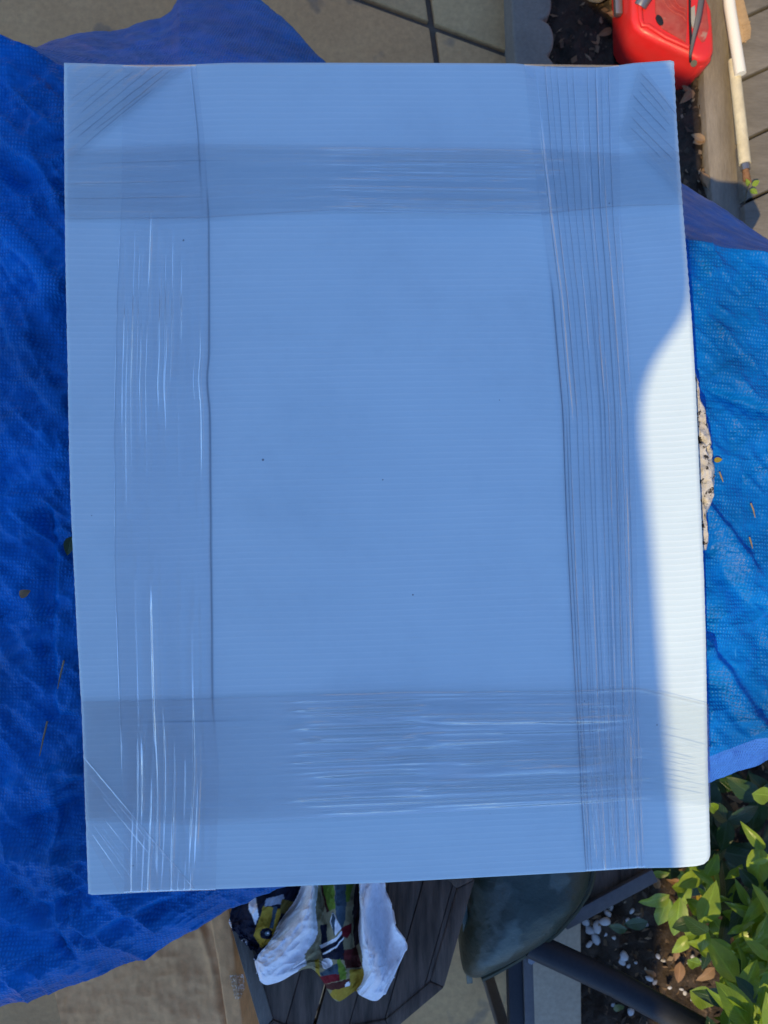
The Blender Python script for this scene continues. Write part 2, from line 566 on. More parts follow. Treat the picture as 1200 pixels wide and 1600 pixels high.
def bed_x(y):                                   # x of the border between patio and planting bed
    return float(np.interp(y, [p[1] for p in BED_L[::-1]], [p[0] for p in BED_L[::-1]]))


def clip(poly, f):
    out = []
    for i in range(len(poly)):
        a, b = poly[i], poly[(i + 1) % len(poly)]
        fa, fb = f(a), f(b)
        if fa >= 0: out.append(a)
        if (fa >= 0) != (fb >= 0):
            t = fa / (fa - fb)
            out.append((a[0] + (b[0] - a[0]) * t, a[1] + (b[1] - a[1]) * t))
    return out


patio_me = prism('patio', [(-3.2, -2.6), (bed_x(-2.6) - .01, -2.6), (bed_x(-.9) - .01, -.9), (bed_x(1.25) - .01, 1.25), (bed_x(2.4) - .01, 2.4), (-3.2, 2.4)], -.10, -.012, M_JOINT, 0)
patio = structure(add('patio', patio_me))
# slabs: a sheared grid through the joint crossing seen beyond the parcel
O = at(675, 40, 0)[:2]
a1 = at(800, 90, 0)[:2] - at(555, 0, 0)[:2]; a1 = a1 / np.linalg.norm(a1)
a2 = at(667, 0, 0)[:2] - at(681, 100, 0)[:2]; a2 = a2 / np.linalg.norm(a2)
strip_x = at(790, 1560, 0)[0]
for i in range(-4, 3):
    for j in range(-3, 3):
        S1, S2, gp = 1.25, 1.05, .0065
        q = []
        for (di, dj) in ((0, 0), (1, 0), (1, 1), (0, 1)):
            c = O + a1 * ((i + di) * S1 + (gp if di == 0 else -gp)) + a2 * ((j + dj) * S2 + (gp if dj == 0 else -gp))
            q.append(tuple(c))
        q = clip(q, lambda p: bed_x(p[1]) - .012 - p[0])
        if len(q) < 3: continue
        q = clip(q, lambda p: p[0] + 3.2); q = clip(q, lambda p: p[1] + 2.6) if len(q) > 2 else q
        if len(q) < 3: continue
        # the concrete strip next to the bed replaces the slabs near the camera
        if max(p[1] for p in q) < -.2 and max(p[0] for p in q) > strip_x:
            q = clip(q, lambda p: strip_x - .004 - p[0])
            if len(q) < 3: continue
        add('slab', prism('slab', q, -.05, random.uniform(-.001, .002), M_SLAB, .004), patio)
b0 = at(915, 1420, 0)
strip = [(strip_x + .004, -2.2), (bed_x(-2.2) - .012, -2.2), (bed_x(-.9) - .012, -.9), (bed_x(-.25) - .012, -.25), (strip_x + .004, -.25)]
add('kerb_slab', prism('kerb_slab', strip, -.05, .006, M_STRIP, .004), patio)

# soil
nx, ny = 190, 300
X, Y = np.meshgrid(np.linspace(.20, 1.55, nx), np.linspace(-1.9, 1.9, ny))
xb = np.interp(Y, [p[1] for p in BED_L[::-1]], [p[0] for p in BED_L[::-1]])
X = xb + (X - .20)


def soil_h(X, Y):
    xb_ = np.interp(Y, [p[1] for p in BED_L[::-1]], [p[0] for p in BED_L[::-1]])
    h = -.030 + .022 * fbm(X * 7, Y * 7, 3, 4) + .020 * fbm(X * 40, Y * 40, 8, 3) + .012 * fbm(X * 110, Y * 110, 9, 2)
    return h + .030 * np.clip((X - xb_ - .20) / .12, 0, 1) * np.clip(Y * 4 - .6, 0, 1)


Z = soil_h(X, Y)
structure(add('soil_bed', mesh_np('soil_bed', np.stack([X, Y, Z], -1), grid_faces(ny, nx), M_SOIL)))

# ------------------------------------------------------------------ wooden deck boards, beam, pipes (upper right)
DZ = .055
deck = root('deck', at(1180, 150, 0), 'grey weathered boards in the sun beyond the beam', 'deck')
e0, e1 = at(1160, 218, DZ)[:2], at(1220, 190, DZ)[:2]
dv = (e1 - e0) / np.linalg.norm(e1 - e0)
nv = np.array([-dv[1], dv[0]])
edge_a, edge_b = at(1128, -200, DZ)[:2], at(1170, 420, DZ)[:2]
pitch = .108
for k in range(-5, 7):
    base = e0 + nv * (k * pitch)
    # start each board along the beam
    ed = (edge_b - edge_a)
    Mx = np.array([[dv[0], -ed[0]], [dv[1], -ed[1]]])
    def hit(pt):
        t = np.linalg.solve(Mx, edge_a - pt); return pt + dv * t[0]
    w = pitch - .006
    p0, p1 = hit(base), hit(base + nv * w)
    ln = 1.0 + .05 * (k % 3)
    q = [tuple(p0), tuple(base + dv * ln), tuple(base + nv * w + dv * ln), tuple(p1)]
    add('board', prism('board', q, DZ - .03, DZ + random.uniform(-.002, .002), M_DECK, .003), deck)
add('joist', prism('joist', [tuple(edge_b + dv * .06), tuple(edge_b + dv * .14), tuple(edge_a + dv * .14), tuple(edge_a + dv * .06)], -.05, DZ - .032, M_DECK, .003), deck)
BZ = .035
bq = [at(1092, -120, BZ)[:2], at(1131, -60, BZ)[:2], at(1146, 100, BZ)[:2], at(1163, 310, BZ)[:2], at(1178, 560, BZ)[:2], at(1136, 560, BZ)[:2], at(1108, 262, BZ)[:2], at(1100, 140, BZ)[:2]]
bm_me = prism('timber_beam', [tuple(p) for p in bq], -.04, BZ, M_BEAM, .004)
tag(add('timber_beam', bm_me), 'weathered grey timber beam edging the soil beside the plastic pipes', 'beam')

pz = DZ + .014
pp = root('white_pipe', at(1150, 60, DZ), 'clean white plastic pipe end lying beside the cardboard scrap', 'pipe')
ends = [P(1128, -160, pz + .012), P(1140, 10, pz + .010), P(1157, 116, pz + .009)]
add('pipe_wall', tube('pipe_wall', ends, .0105, M_PVC, 20), pp)
dirn = (ends[2] - ends[1]).normalized()
po = root('old_pipe', at(1155, 180, DZ), 'yellowed old plastic pipe with a rusty end below the white pipe', 'pipe')
o0, o1, o2 = P(1146, 94, pz - .006), P(1157, 190, pz - .004), P(1164, 256, pz - .003)
add('pipe_wall', tube('pipe_wall', [o0, o1, o2], [.0100, .0105, .0108], M_PVC_OLD, 18), po)
d2 = (o2 - o1).normalized()
add('collar', tube('collar', [o2, o2 + d2 * .012], .0085, M_STEEL, 16), po)
add('rusty_end', tube('rusty_end', [o2 + d2 * .012, o2 + d2 * .03, o2 + d2 * .036 + Vector((.008, 0, -.002))], [.006, .0075, .003], M_RUST, 10), po)
cbl = smooth_poly([at(1133, -80, BZ + .004), at(1139, 20, BZ + .006), at(1141, 60, BZ + .004), at(1144, 96, BZ + .004)], 24)
tag(add('thin_cable', tube('thin_cable', cbl, .0022, M_BLACK, 8)), 'thin black cable running along the beam beside the white pipe', 'cable')

# cardboard scrap on the boards
cz = DZ + .006
cq = [at(*p, cz)[:2] for p in ((1146, -40), (1160, -12), (1166, 14), (1174, 44), (1173, 57), (1168, 60), (1166, 66), (1162, 65), (1158, 68), (1155, 60), (1149, 20))]
cs = root('cardboard_scrap', at(1160, 30, DZ), 'torn tan cardboard scrap lying on the boards beside the white pipe', 'cardboard')
add('face_sheet', prism('face_sheet', [tuple(p) for p in cq], DZ + .003, cz, M_CARD, .0008), cs)
for k in range(6):
    y = 34 + k * 5
    a_, b_ = P(1160 + k * .6, y + 6, cz + .0006), P(1172, y, cz + .0006)
    add('flute', tube('flute', [a_, b_], .0011, M_CARD, 6), cs)

# little weed at the pipe end
wd = root('weed_sprig', at(1168, 300, DZ), 'small sprig of weed sprouting below the rusty pipe end', 'weed')
add('stem', tube('stem', [P(1163, 318, DZ + .004), P(1167, 298, DZ + .016), P(1171, 288, DZ + .03)], .0012, M_STEM, 6), wd)


def leaf_mesh(name, length, width, mat, fold=.18, curl=.15, n=7, wob=0.0, seed=0, tip=1.0):
    """leaf in its own axes: base at the origin, along +Y, facing +Z"""
    V, UV = [], []
    for i in range(n):
        t = i / (n - 1)
        w = width * .5 * (math.sin(math.pi * min(1, t ** .85)) ** .75 if 0 < t < 1 else 0.02) * (1 - .25 * (t - .4) * tip)
        z = -curl * length * t * t
        y = length * t * (1 - .08 * curl * t)
        ww = wob * math.sin(t * 9 + seed)
        for s in (-1, -.5, 0, .5, 1):
            V.append((s * w, y, z + fold * abs(s) * w + ww * abs(s) * w * (1 if s > 0 else -.6)))
            UV.append((.5 + s * .5, t))
    return mesh_np(name, V, grid_faces(n, 5), mat, True, UV)


def place(me, name, parent, pos, yaw, pitch_, roll, scale=1.0):
    o = bpy.data.objects.new(name, me)
    COL.objects.link(o)
    if parent is not None:
        o.parent = parent
        pos = Vector(pos) - Vector(parent['_w'])
    o.location = pos
    o.rotation_euler = (Matrix.Rotation(yaw, 3, 'Z') @ Matrix.Rotation(pitch_, 3, 'X') @ Matrix.Rotation(roll, 3, 'Y')).to_euler()
    o.scale = (scale,) * 3
    return o


tiny = leaf_mesh('small_leaf', .016, .011, M_LEAF)
for k, (x, y, a) in enumerate(((1170, 292, .4), (1175, 290, -1.0), (1172, 296, -2.2))):
    place(tiny, 'leaf', wd, P(x, y, DZ + .02), a, .3, .2)

# ------------------------------------------------------------------ scalloped concrete edging (top)
EZ = .07
lx = [(796, -200), (799, 0), (802, 60), (806, 110), (815, 300), (825, 420)]
top_pts = []
for t in np.linspace(-190, 420, 123):
    ph = ((t + 26) % 56) / 56
    bx = np.interp(t, [-190, 0, 105, 420], [846, 853, 860, 882])
    top_pts.append((bx + 17 * math.sqrt(max(0, 1 - (2 * ph - 1) ** 2)) - 8, t))
ol = [tuple(at(x, y, EZ)[:2]) for x, y in lx] + [tuple(at(x, y, EZ)[:2]) for x, y in reversed(top_pts)]
tag(add('scalloped_edging', prism('scalloped_edging', ol, -.05, EZ, M_EDGING, .006, 3)), 'grey scalloped concrete garden edging beside the dark soil', 'edging')

# ------------------------------------------------------------------ red container
rz = .095
can = root('red_container', at(1050, 40, 0), 'red moulded plastic container with a grey strap beyond the parcel corner', 'container')
body = [(986, -170), (985, -60), (987, 0), (988, 36), (993, 48), (1004, 58), (1040, 76), (1078, 93), (1088, 99), (1100, 102), (1110, 98), (1118, 89), (1117, 60), (1114, 20), (1108, 6), (1098, -6), (1098, -120), (1092, -170)]
bxy = [tuple(at(x, y - 7, rz)[:2]) for x, y in body]
add('body', prism('body', bxy, -.02, rz, M_RED, .012, 4), can)
foot = [(1079, 86), (1113, 86), (1113, 106), (1107, 112), (1097, 117), (1089, 114), (1082, 108)]
add('foot', prism('foot', [tuple(at(x, y, rz - .018)[:2]) for x, y in [(x, y - 13) for x, y in foot]], .028, rz - .018, M_RED, .006, 3), can)


def pane(name, pts, z, th, mat, parent, bev=.0015):
    return add(name, prism(name, [tuple(at(x, y, z)[:2]) for x, y in pts], z - th, z, mat, bev), parent)


pane('recess_panel', [(1022, -60), (1024, 2), (1024, 20), (1034, 44), (1072, 66), (1074, 40), (1074, -60)], rz + .0015, .004, M_RED_DUSTY, can, .001)
pane('recess_panel', [(1091, -40), (1092, 20), (1090, 56), (1097, 66), (1102, 64), (1108, 44), (1105, 14), (1100, -40)], rz + .0015, .004, M_RED_DUSTY, can, .001)
ov = [(1031 + 5.2 * math.cos(t) + 3 * math.sin(t), 31 + 8.5 * math.sin(t)) for t in np.linspace(0, 2 * math.pi, 18)[:-1]]
pane('hole_dark', ov, rz + .0025, .003, M_BLACK, can, .0006)  # black disc stands in for the darkness inside the opening
pane('seam', [(1076, -120), (1079.5, -120), (1080, 30), (1082, 60), (1081, 95), (1078.5, 95), (1078, 60), (1077, 30)], rz + .003, .006, M_BLACK, can, .0006)
pane('side_window', [(1079, 12), (1086, 8), (1087, 30), (1083, 44), (1080, 36)], rz + .0022, .003, M_CLEAR, can, .0006)
add('rib', tube('rib', [P(x, y, rz + .001) for x, y in ((1000, 8), (1001, 30), (1004, 40), (1012, 40), (1040, 58), (1076, 74))], .0045, M_RED, 10), can)
for k in range(3):
    cv = [(1034 + 9 * k, -6 - 2 * k), (1042 + 7 * k, 10 - 3 * k), (1054 + 5 * k, 20 - 4 * k), (1066 + 2 * k, 24 - 6 * k), (1072, 32 - 9 * k)]
    add('embossed_line', tube('embossed_line', [P(x, y, rz + .0018) for x, y in smooth_poly(cv, 14)], .0016, M_RED_DUSTY, 8), can)
spout = [P(1012, -30, rz + .004), P(1008, -4, rz + .010), P(1000, 10, rz + .002)]
add('grey_cap', tube('grey_cap', spout, [.014, .013, .012], M_STEEL, 14), can)
st = loft([(1089, -120), (1092, -40), (1091, 0), (1086, 30), (1080, 62), (1077, 88)], [(1104, -120), (1103, -40), (1099, 0), (1095, 26), (1086, 60), (1080, 90)], 30, 4)
tt = np.linspace(0, 1, 30)[:, None] * np.ones((1, 4))
zz = rz + .006 + .055 * np.sin(np.pi * np.clip(tt * .98, 0, 1)) ** .8
sv = at(st[..., 0], st[..., 1], zz)
so = add('strap', mesh_np('strap', sv, grid_faces(30, 4), M_STRAP), can)
so.modifiers.new('thickness', 'SOLIDIFY').thickness = .003
add('screw', tube('screw', [P(1084, 98, rz - .03), P(1084, 99, rz - .008)], .006, M_BLACK, 12), can)
add('grey_post', beam('grey_post', P(960, -120, .05), P(966, 24, .045), .014, .014, M_STEEL), can)
tag(add('lit_ground_patch', prism('lit_ground_patch', [tuple(at(x, y, .02)[:2]) for x, y in ((918, -60), (962, -60), (960, -22), (946, -14), (930, -16), (919, -26))], -.02, .02, M_CLEAR, .006, 3)), 'pale cream lump standing in for a sunlit patch of ground at the picture top edge', 'lump')  # solid lump in a pale colour imitates a pool of sunlight

# ------------------------------------------------------------------ table under the tarp
TBL = .672
tb = root('covered_table', at(600, 780, 0), 'table hidden under the blue tarp and the parcel', 'table')
tpx = [(-150, 30), (100, 130), (1070, 395), (1194, 420), (1194, 1115), (1100, 1150), (420, 1340), (60, 1500), (-150, 1560)]
add('table_top', prism('table_top', [tuple(at(x, y, TBL)[:2]) for x, y in tpx], TBL - .03, TBL, M_WOOD, .004), tb)
for (x, y) in ((-20, 260), (-20, 1380), (1050, 520), (1050, 1040)):
    c = at(x, y, TBL)
    add('leg', beam('leg', (c[0], c[1], 0), (c[0] + .001, c[1], TBL - .031), .05, .05, M_WOOD), tb)

# ------------------------------------------------------------------ blue tarp
hem_up = [(-120, 120, .40), (0, 92, .40), (40, 76, .40), (60, 66, .38), (100, 59, .37), (160, 47, .36), (250, 32, .35), (268, 20, .35), (282, -6, .34), (330, -14, .34), (400, 2, .35), (440, 30, .37), (510, 96, .42), (560, 140, .46), (700, 228, .50), (900, 258, .42), (1060, 284, .36), (1070, 290, .35), (1130, 328, .34), (1200, 378, .34), (1340, 462, .34)]
fold_up = [(-120, 15, .705), (0, 58, .71), (50, 76, .712), (100, 101, .712), (300, 165, .705), (600, 250, .695), (1000, 350, .69), (1075, 374, .69), (1200, 398, .685), (1340, 425, .68)]
fold_lo = [(-120, 1585, .690), (50, 1528, .692), (150, 1478, .694), (300, 1400, .694), (420, 1352, .692), (700, 1290, .69), (1000, 1200, .685), (1110, 1160, .682), (1200, 1126, .678), (1340, 1075, .67)]
hem_lo = [(-120, 1612, .64), (0, 1567, .64), (60, 1552, .645), (150, 1521, .645), (230, 1490, .65), (300, 1450, .645), (360, 1418, .65), (420, 1394, .65), (600, 1338, .65), (1000, 1258, .64), (1110, 1221, .635), (1150, 1202, .635), (1200, 1186, .63), (1340, 1128, .62)]
NC = 520
qx = np.linspace(-110, 1206, NC)
curves = []
for c in (hem_up, fold_up, fold_lo, hem_lo):
    c = np.array(c, float)
    curves.append((np.interp(qx, c[:, 0], c[:, 1]), np.interp(qx, c[:, 0], c[:, 2])))
rows = [(0, t) for t in np.linspace(0, 1, 70)[:-1]] + [(1, t) for t in np.linspace(0, 1, 430)[:-1]] + [(2, t) for t in np.linspace(0, 1, 60)]
NR = len(rows)
PX = np.tile(qx, (NR, 1)); PY = np.zeros((NR, NC)); PZ = np.zeros((NR, NC)); HEM = np.zeros((NR, NC))
for r, (s, t) in enumerate(rows):
    y0, z0 = curves[s]; y1, z1 = curves[s + 1]
    PY[r] = y0 + (y1 - y0) * t
    tz = t if s == 1 else (t ** .85 if s == 0 else 1 - math.cos(t * math.pi / 2))
    PZ[r] = z0 + (z1 - z0) * tz
    if s == 2 and t > .28: HEM[r] = np.clip((qx - 900) / 120, 0, 1) * .85
base = at(PX, PY, PZ)
x, y = base[..., 0], base[..., 1]


def rot(x, y, a):
    return x * math.cos(a) + y * math.sin(a), -x * math.sin(a) + y * math.cos(a)


left_w = np.clip((300 - PX) / 200, 0, 1)
right_w = np.clip((PX - 900) / 150, 0, 1)
u1, v1 = rot(x, y, -.75)
u2, v2 = rot(x, y, .55)
dz = .012 * fbm(u1 * 2.0, v1 * 6, 21, 2) + .010 * fbm(u2 * 2.6, v2 * 9, 31, 3, .5, True)
dz += .0075 * fbm(u1 * 10, v1 * 26, 41, 4, .55, True) + .0042 * fbm(u2 * 12, v2 * 40, 51, 3, .55, True)
dz += .0024 * fbm(x * 90, y * 90, 61, 2)
dz *= 1 - .45 * right_w


def crease(x0, y0, x1, y1, amp, w):
    dx, dy = x1 - x0, y1 - y0
    L = math.hypot(dx, dy)
    s = ((PX - x0) * dx + (PY - y0) * dy) / L
    d = (-(PX - x0) * dy + (PY - y0) * dx) / L + 5 * vnoise(s / 40, s * 0, 5)
    win = np.clip(s / 25, 0, 1) * np.clip((L - s) / 25, 0, 1)
    return amp * win * np.where(d < 0, np.exp(-(d / w) ** 2), np.exp(-(d / (w * 2.6)) ** 2))


for cr in ((1085, 985, 1215, 1175, .022, 9), (1100, 1005, 1225, 1195, -.012, 10), (1088, 770, 1190, 905, .010, 7), (1085, 600, 1215, 650, -.008, 6),
           (1120, 870, 1175, 960, -.008, 8), (0, 330, 105, 470, .014, 10), (0, 470, 110, 650, .010, 9), (20, 250, 105, 300, -.010, 12), (75, 780, 85, 1130, -.008, 7),
           (0, 850, 105, 838, -.007, 7), (0, 985, 80, 950, .007, 6), (0, 1235, 135, 1190, .012, 10), (30, 1290, 140, 1250, -.010, 9), (120, 1480, 320, 1392, -.012, 9),
           (0, 180, 105, 330, .012, 9), (88, 1210, 90, 1400, .007, 6), (0, 1330, 130, 1345, .008, 9), (40, 1420, 150, 1400, -.008, 9)):
    dz += crease(*cr)
for k in range(300):                                # sharp random creases on the two visible sides
    if k % 2:
        x0, y0 = R_(-30, 130), R_(90, 1560); a_ = random.choice((.9, .75, 1.05, -.5, -.35, 1.5, .1)) + R_(-.2, .2)
    else:
        x0, y0 = R_(1060, 1200), R_(380, 1190); a_ = random.choice((.9, .7, 1.2, .2, -.1, 1.5)) + R_(-.2, .2)
    L_ = R_(30, 130)
    dx, dy = math.cos(a_), math.sin(a_)
    sel = (np.abs(PX - x0) < L_ + 40) & (np.abs(PY - y0) < L_ + 40)
    ss = (PX[sel] - x0) * dx + (PY[sel] - y0) * dy
    dd = -(PX[sel] - x0) * dy + (PY[sel] - y0) * dx + 6 * vnoise(ss / 35 + k, ss * 0, 8)
    ww = R_(2.5, 8)
    dz[sel] += (1 if k % 2 else .6) * R_(-.007, .008) * np.clip(1 - np.abs(ss) / (L_ * .5), 0, 1) * np.exp(-np.abs(dd) / np.where(dd < 0, ww, ww * 2.2))
edge = np.ones(NR)
for r, (s, t) in enumerate(rows):
    if s == 0: edge[r] = .55 + .45 * t
dz = dz * edge[:, None]
dz -= np.clip((PZ + dz) - .716, 0, 1) * .85         # stays under the parcel
base[..., 2] = PZ + dz
# outward sway of the hanging edges
for r, (s, t) in enumerate(rows):
    if s == 0:
        base[r, :, 1] += (1 - t) * .010 * vnoise(qx / 45, qx * 0, 77)
skirt = []                                      # the right side drops off the table just outside the picture
for k, (ox, oz) in enumerate(((.004, -.008), (.010, -.04), (.014, -.12), (.022, -.24), (.034, -.36))):
    c = base[:, -1].copy(); c[:, 0] += ox; c[:, 2] = np.maximum(np.minimum(c[:, 2] + oz, c[:, 2]), .05); skirt.append(c)
dirt = np.clip(1 - np.hypot((PX - 68) / 40, (PY - 128 - (PX - 68) * .75) / 9), 0, 1)
UVt = np.stack([x, y], -1)
du = np.cumsum(np.r_[np.zeros((1, NC)), np.linalg.norm(np.diff(base, axis=0), axis=-1)], 0)
ca, sa = math.cos(.06), math.sin(.06)
UVt = np.stack([x * ca - y * sa, x * sa + y * ca], -1)
nk = len(skirt)
full = np.concatenate([base, np.stack(skirt, 1)], 1)
ext = lambda A: np.concatenate([A] + [A[:, -1:]] * nk, 1)
UVt = ext(UVt)
UVt[:, NC:, 0] += np.array([.01, .05, .13, .25, .37])
tarp_me = mesh_np('blue_tarp', full, grid_faces(NR, NC + nk)[:, ::-1], M_TARP, True, UVt, attr={'hem': ext(HEM), 'dirt': ext(dirt)})
tarp = tag(add('blue_tarp', tarp_me), 'crumpled blue woven plastic tarp spread under the white parcel', 'tarp')
tarp.modifiers.new('thickness', 'SOLIDIFY').thickness = .0008


def tarp_z(px, py):
    i = np.argmin((PX - px) ** 2 + (PY - py) ** 2 + 1e9 * (np.arange(NR)[:, None] < 69))
    return float(base.reshape(-1, 3)[i, 2])


# ------------------------------------------------------------------ pale stone beside the parcel
so_px = np.array([(1040, 585), (1086, 582), (1092, 594), (1090, 606), (1093, 622), (1101, 640), (1103, 662), (1108, 672), (1111, 690), (1112, 720), (1112, 748), (1115, 768), (1110, 784), (1103, 798), (1103, 828), (1107, 846), (1104, 858), (1096, 862), (1040, 860)], float)
cen = so_px.mean(0)
ring = resample(np.vstack([so_px, so_px[:1]]), 161)[:-1]
K = 26
sz_ = .718
V = []
for k in range(K + 1):
    f = k / K
    pts = cen + (ring - cen) * (1.0 if f > .8 else (f / .8))
    zz = sz_ if f <= .8 else sz_ - (f - .8) / .2 * .026
    w_ = at(pts[:, 0], pts[:, 1], np.full(len(pts), zz))
    hgt = .0030 * fbm(w_[:, 0] * 130, w_[:, 1] * 130, 71, 3) - .006 * np.clip(fbm(w_[:, 0] * 75, w_[:, 1] * 120, 75, 2) - .18, 0, 1) * 4
    w_[:, 2] += hgt * (1 if f <= .8 else .3)
    if f > .78:
        out = (w_[:, :2] - at(cen[0], cen[1], sz_)[:2]); out /= np.linalg.norm(out, axis=1)[:, None]
        w_[:, :2] += out * (.0060 * fbm(w_[:, 0] * 130, w_[:, 1] * 130 + 10 * f, 79, 3))[:, None]
    V.append(w_)
V = np.array(V)
nr = V.shape[1]
Fs = []
for k in range(K):
    for i in range(nr):
        j = (i + 1) % nr
        Fs.append((k * nr + i, k * nr + j, (k + 1) * nr + j, (k + 1) * nr + i))
tag(add('rough_stone', mesh_np('rough_stone', V, np.array(Fs)[:, ::-1], M_STONE)), 'rough pale pitted stone on the tarp at the parcel right edge', 'stone')

# ------------------------------------------------------------------ wrapped parcel
T = .750
TOP = [(100, 98), (140, 99), (190, 101), (230, 104), (270, 103.5), (310, 100), (360, 98), (520, 98), (700, 98.5), (806, 99), (840, 103.5), (880, 106), (930, 106), (960, 103), (990, 98.5), (1025, 96), (1049, 94), (1053, 96)]
BOT = [(138, 1396), (143, 1398.5), (300, 1391), (600, 1379), (850, 1365.5), (915, 1362), (1000, 1356.5), (1060, 1355.5), (1090, 1353), (1100, 1350)]
LEF = [(100, 98), (100, 180), (101, 300), (102, 400), (105.5, 560), (108, 700), (111, 800), (116, 900), (121, 1000), (127, 1100), (131.5, 1200), (134.5, 1300), (138, 1396)]
RIG = [(1053, 96), (1055.5, 150), (1058, 200), (1065, 300), (1073, 400), (1081, 500), (1087, 600), (1091, 700), (1095.5, 800), (1100, 900), (1103, 1000), (1104.5, 1100), (1106, 1200), (1109, 1300), (1110, 1335), (1107, 1344), (1100, 1350)]
NU, NV = 150, 280
top, bot, lef, rig = resample(TOP, NU), resample(BOT, NU), resample(LEF, NV), resample(RIG, NV)
u = np.linspace(0, 1, NU)[None, :, None]; v = np.linspace(0, 1, NV)[:, None, None]
S = (1 - v) * top[None] + v * bot[None] + (1 - u) * lef[:, None] + u * rig[:, None] - ((1 - u) * (1 - v) * top[0] + u * (1 - v) * top[-1] + (1 - u) * v * bot[0] + u * v * bot[-1])


def sheet_z(px, py):
    v_ = np.clip((np.asarray(py, float) - 97) / 1270, 0, 1)
    u_ = np.clip((np.asarray(px, float) - 110) / 980, 0, 1)
    z = T + .010 * (1 - (2 * v_ - 1) ** 2)
    # film pulls the upper rim down
    dip = np.exp(-((u_ - .80) / .075) ** 4) * .006 + np.exp(-((u_ - .15) / .06) ** 4) * .004
    z = z - dip * np.clip(1 - v_ / .05, 0, 1) ** 2
    z = z + .0022 * fbm(u_ * 2.2 + 3, v_ * 3.1, 91, 2)
    return z


SP = at(S[..., 0], S[..., 1], sheet_z(S[..., 0], S[..., 1]))
# wavy flute ends along the right rim
for r in range(NV):
    SP[r, -1, 0] += (.0003 if r < 90 else .0001) * math.sin(r * 2.1) + .0001 * random.uniform(-1, 1)
    SP[r, 0, 0] += .0002 * random.uniform(-1, 1)
V = [SP.reshape(-1, 3)]
uvs = [np.stack(np.broadcast_arrays(u[..., 0], 1 - v[..., 0]), -1).reshape(-1, 2)]
F_ = [grid_faces(NV, NU)[:, ::-1]]
rim = np.r_[np.arange(NU), np.arange(1, NV) * NU + NU - 1, (NV - 1) * NU + np.arange(NU - 2, -1, -1), np.arange(NV - 2, 0, -1) * NU]
off = NV * NU
prev = rim
for dzz, inset in ((.0006, -.0003), (.0036, -.0003), (.0044, .0006)):
    w_ = V[0][rim].copy(); w_[:, 2] -= dzz
    cxy = V[0].mean(0)[:2]
    d = w_[:, :2] - cxy
    w_[:, :2] -= d / np.linalg.norm(d, axis=1)[:, None] * inset
    V.append(w_); uvs.append(uvs[0][rim])
    cur = off + np.arange(len(rim)); off += len(rim)
    F_.append(np.stack([prev, np.roll(prev, -1), np.roll(cur, -1), cur], -1))
    prev = cur
parcel = root('wrapped_parcel', tuple(np.array([*at(610, 740, T)[:2], T - .03])), 'large flat white corrugated plastic parcel banded with clear stretch film', 'parcel')
add('front_sheet', mesh_np('front_sheet', np.vstack(V), np.vstack(F_), M_SHEET, True, np.vstack(uvs)), parcel)
rim_xy = V[0][rim][::6]


def layer(name, z1, th, grow, mat):
    c = rim_xy[:, :2].mean(0)
    pts = []
    for p in rim_xy:
        d = p[:2] - c
        g_ = grow if p[1] > c[1] + .39 else -.001
        pts.append(tuple(p[:2] + d / np.linalg.norm(d) * g_))
    zs = [p[2] + z1 for p in rim_xy]
    me = prism(name, pts, 0, 0, mat, 0, z1s=zs)
    for vtx in me.vertices:
        if abs(vtx.co.z) < 1e-6: vtx.co.z = 1
    co = np.array([list(q.co) for q in me.vertices])
    n_ = len(pts)
    for i in range(n_): me.vertices[i].co.z = zs[i] - th
    return add(name, me, parcel)


layer('board_layer', -.0052, .004, .0022, M_KRAFT_EDGE)
layer('back_sheet', -.0098, .0045, .0, M_SHEET)
# the middle of the parcel sags onto packing below
pad = [at(x, y, T - .02)[:2] for x, y in ((180, 180), (990, 180), (1030, 1280), (200, 1310))]
add('packing_pad', prism('packing_pad', [tuple(p) for p in pad], .7175, T - .0155, M_KRAFT_EDGE, .003), parcel)


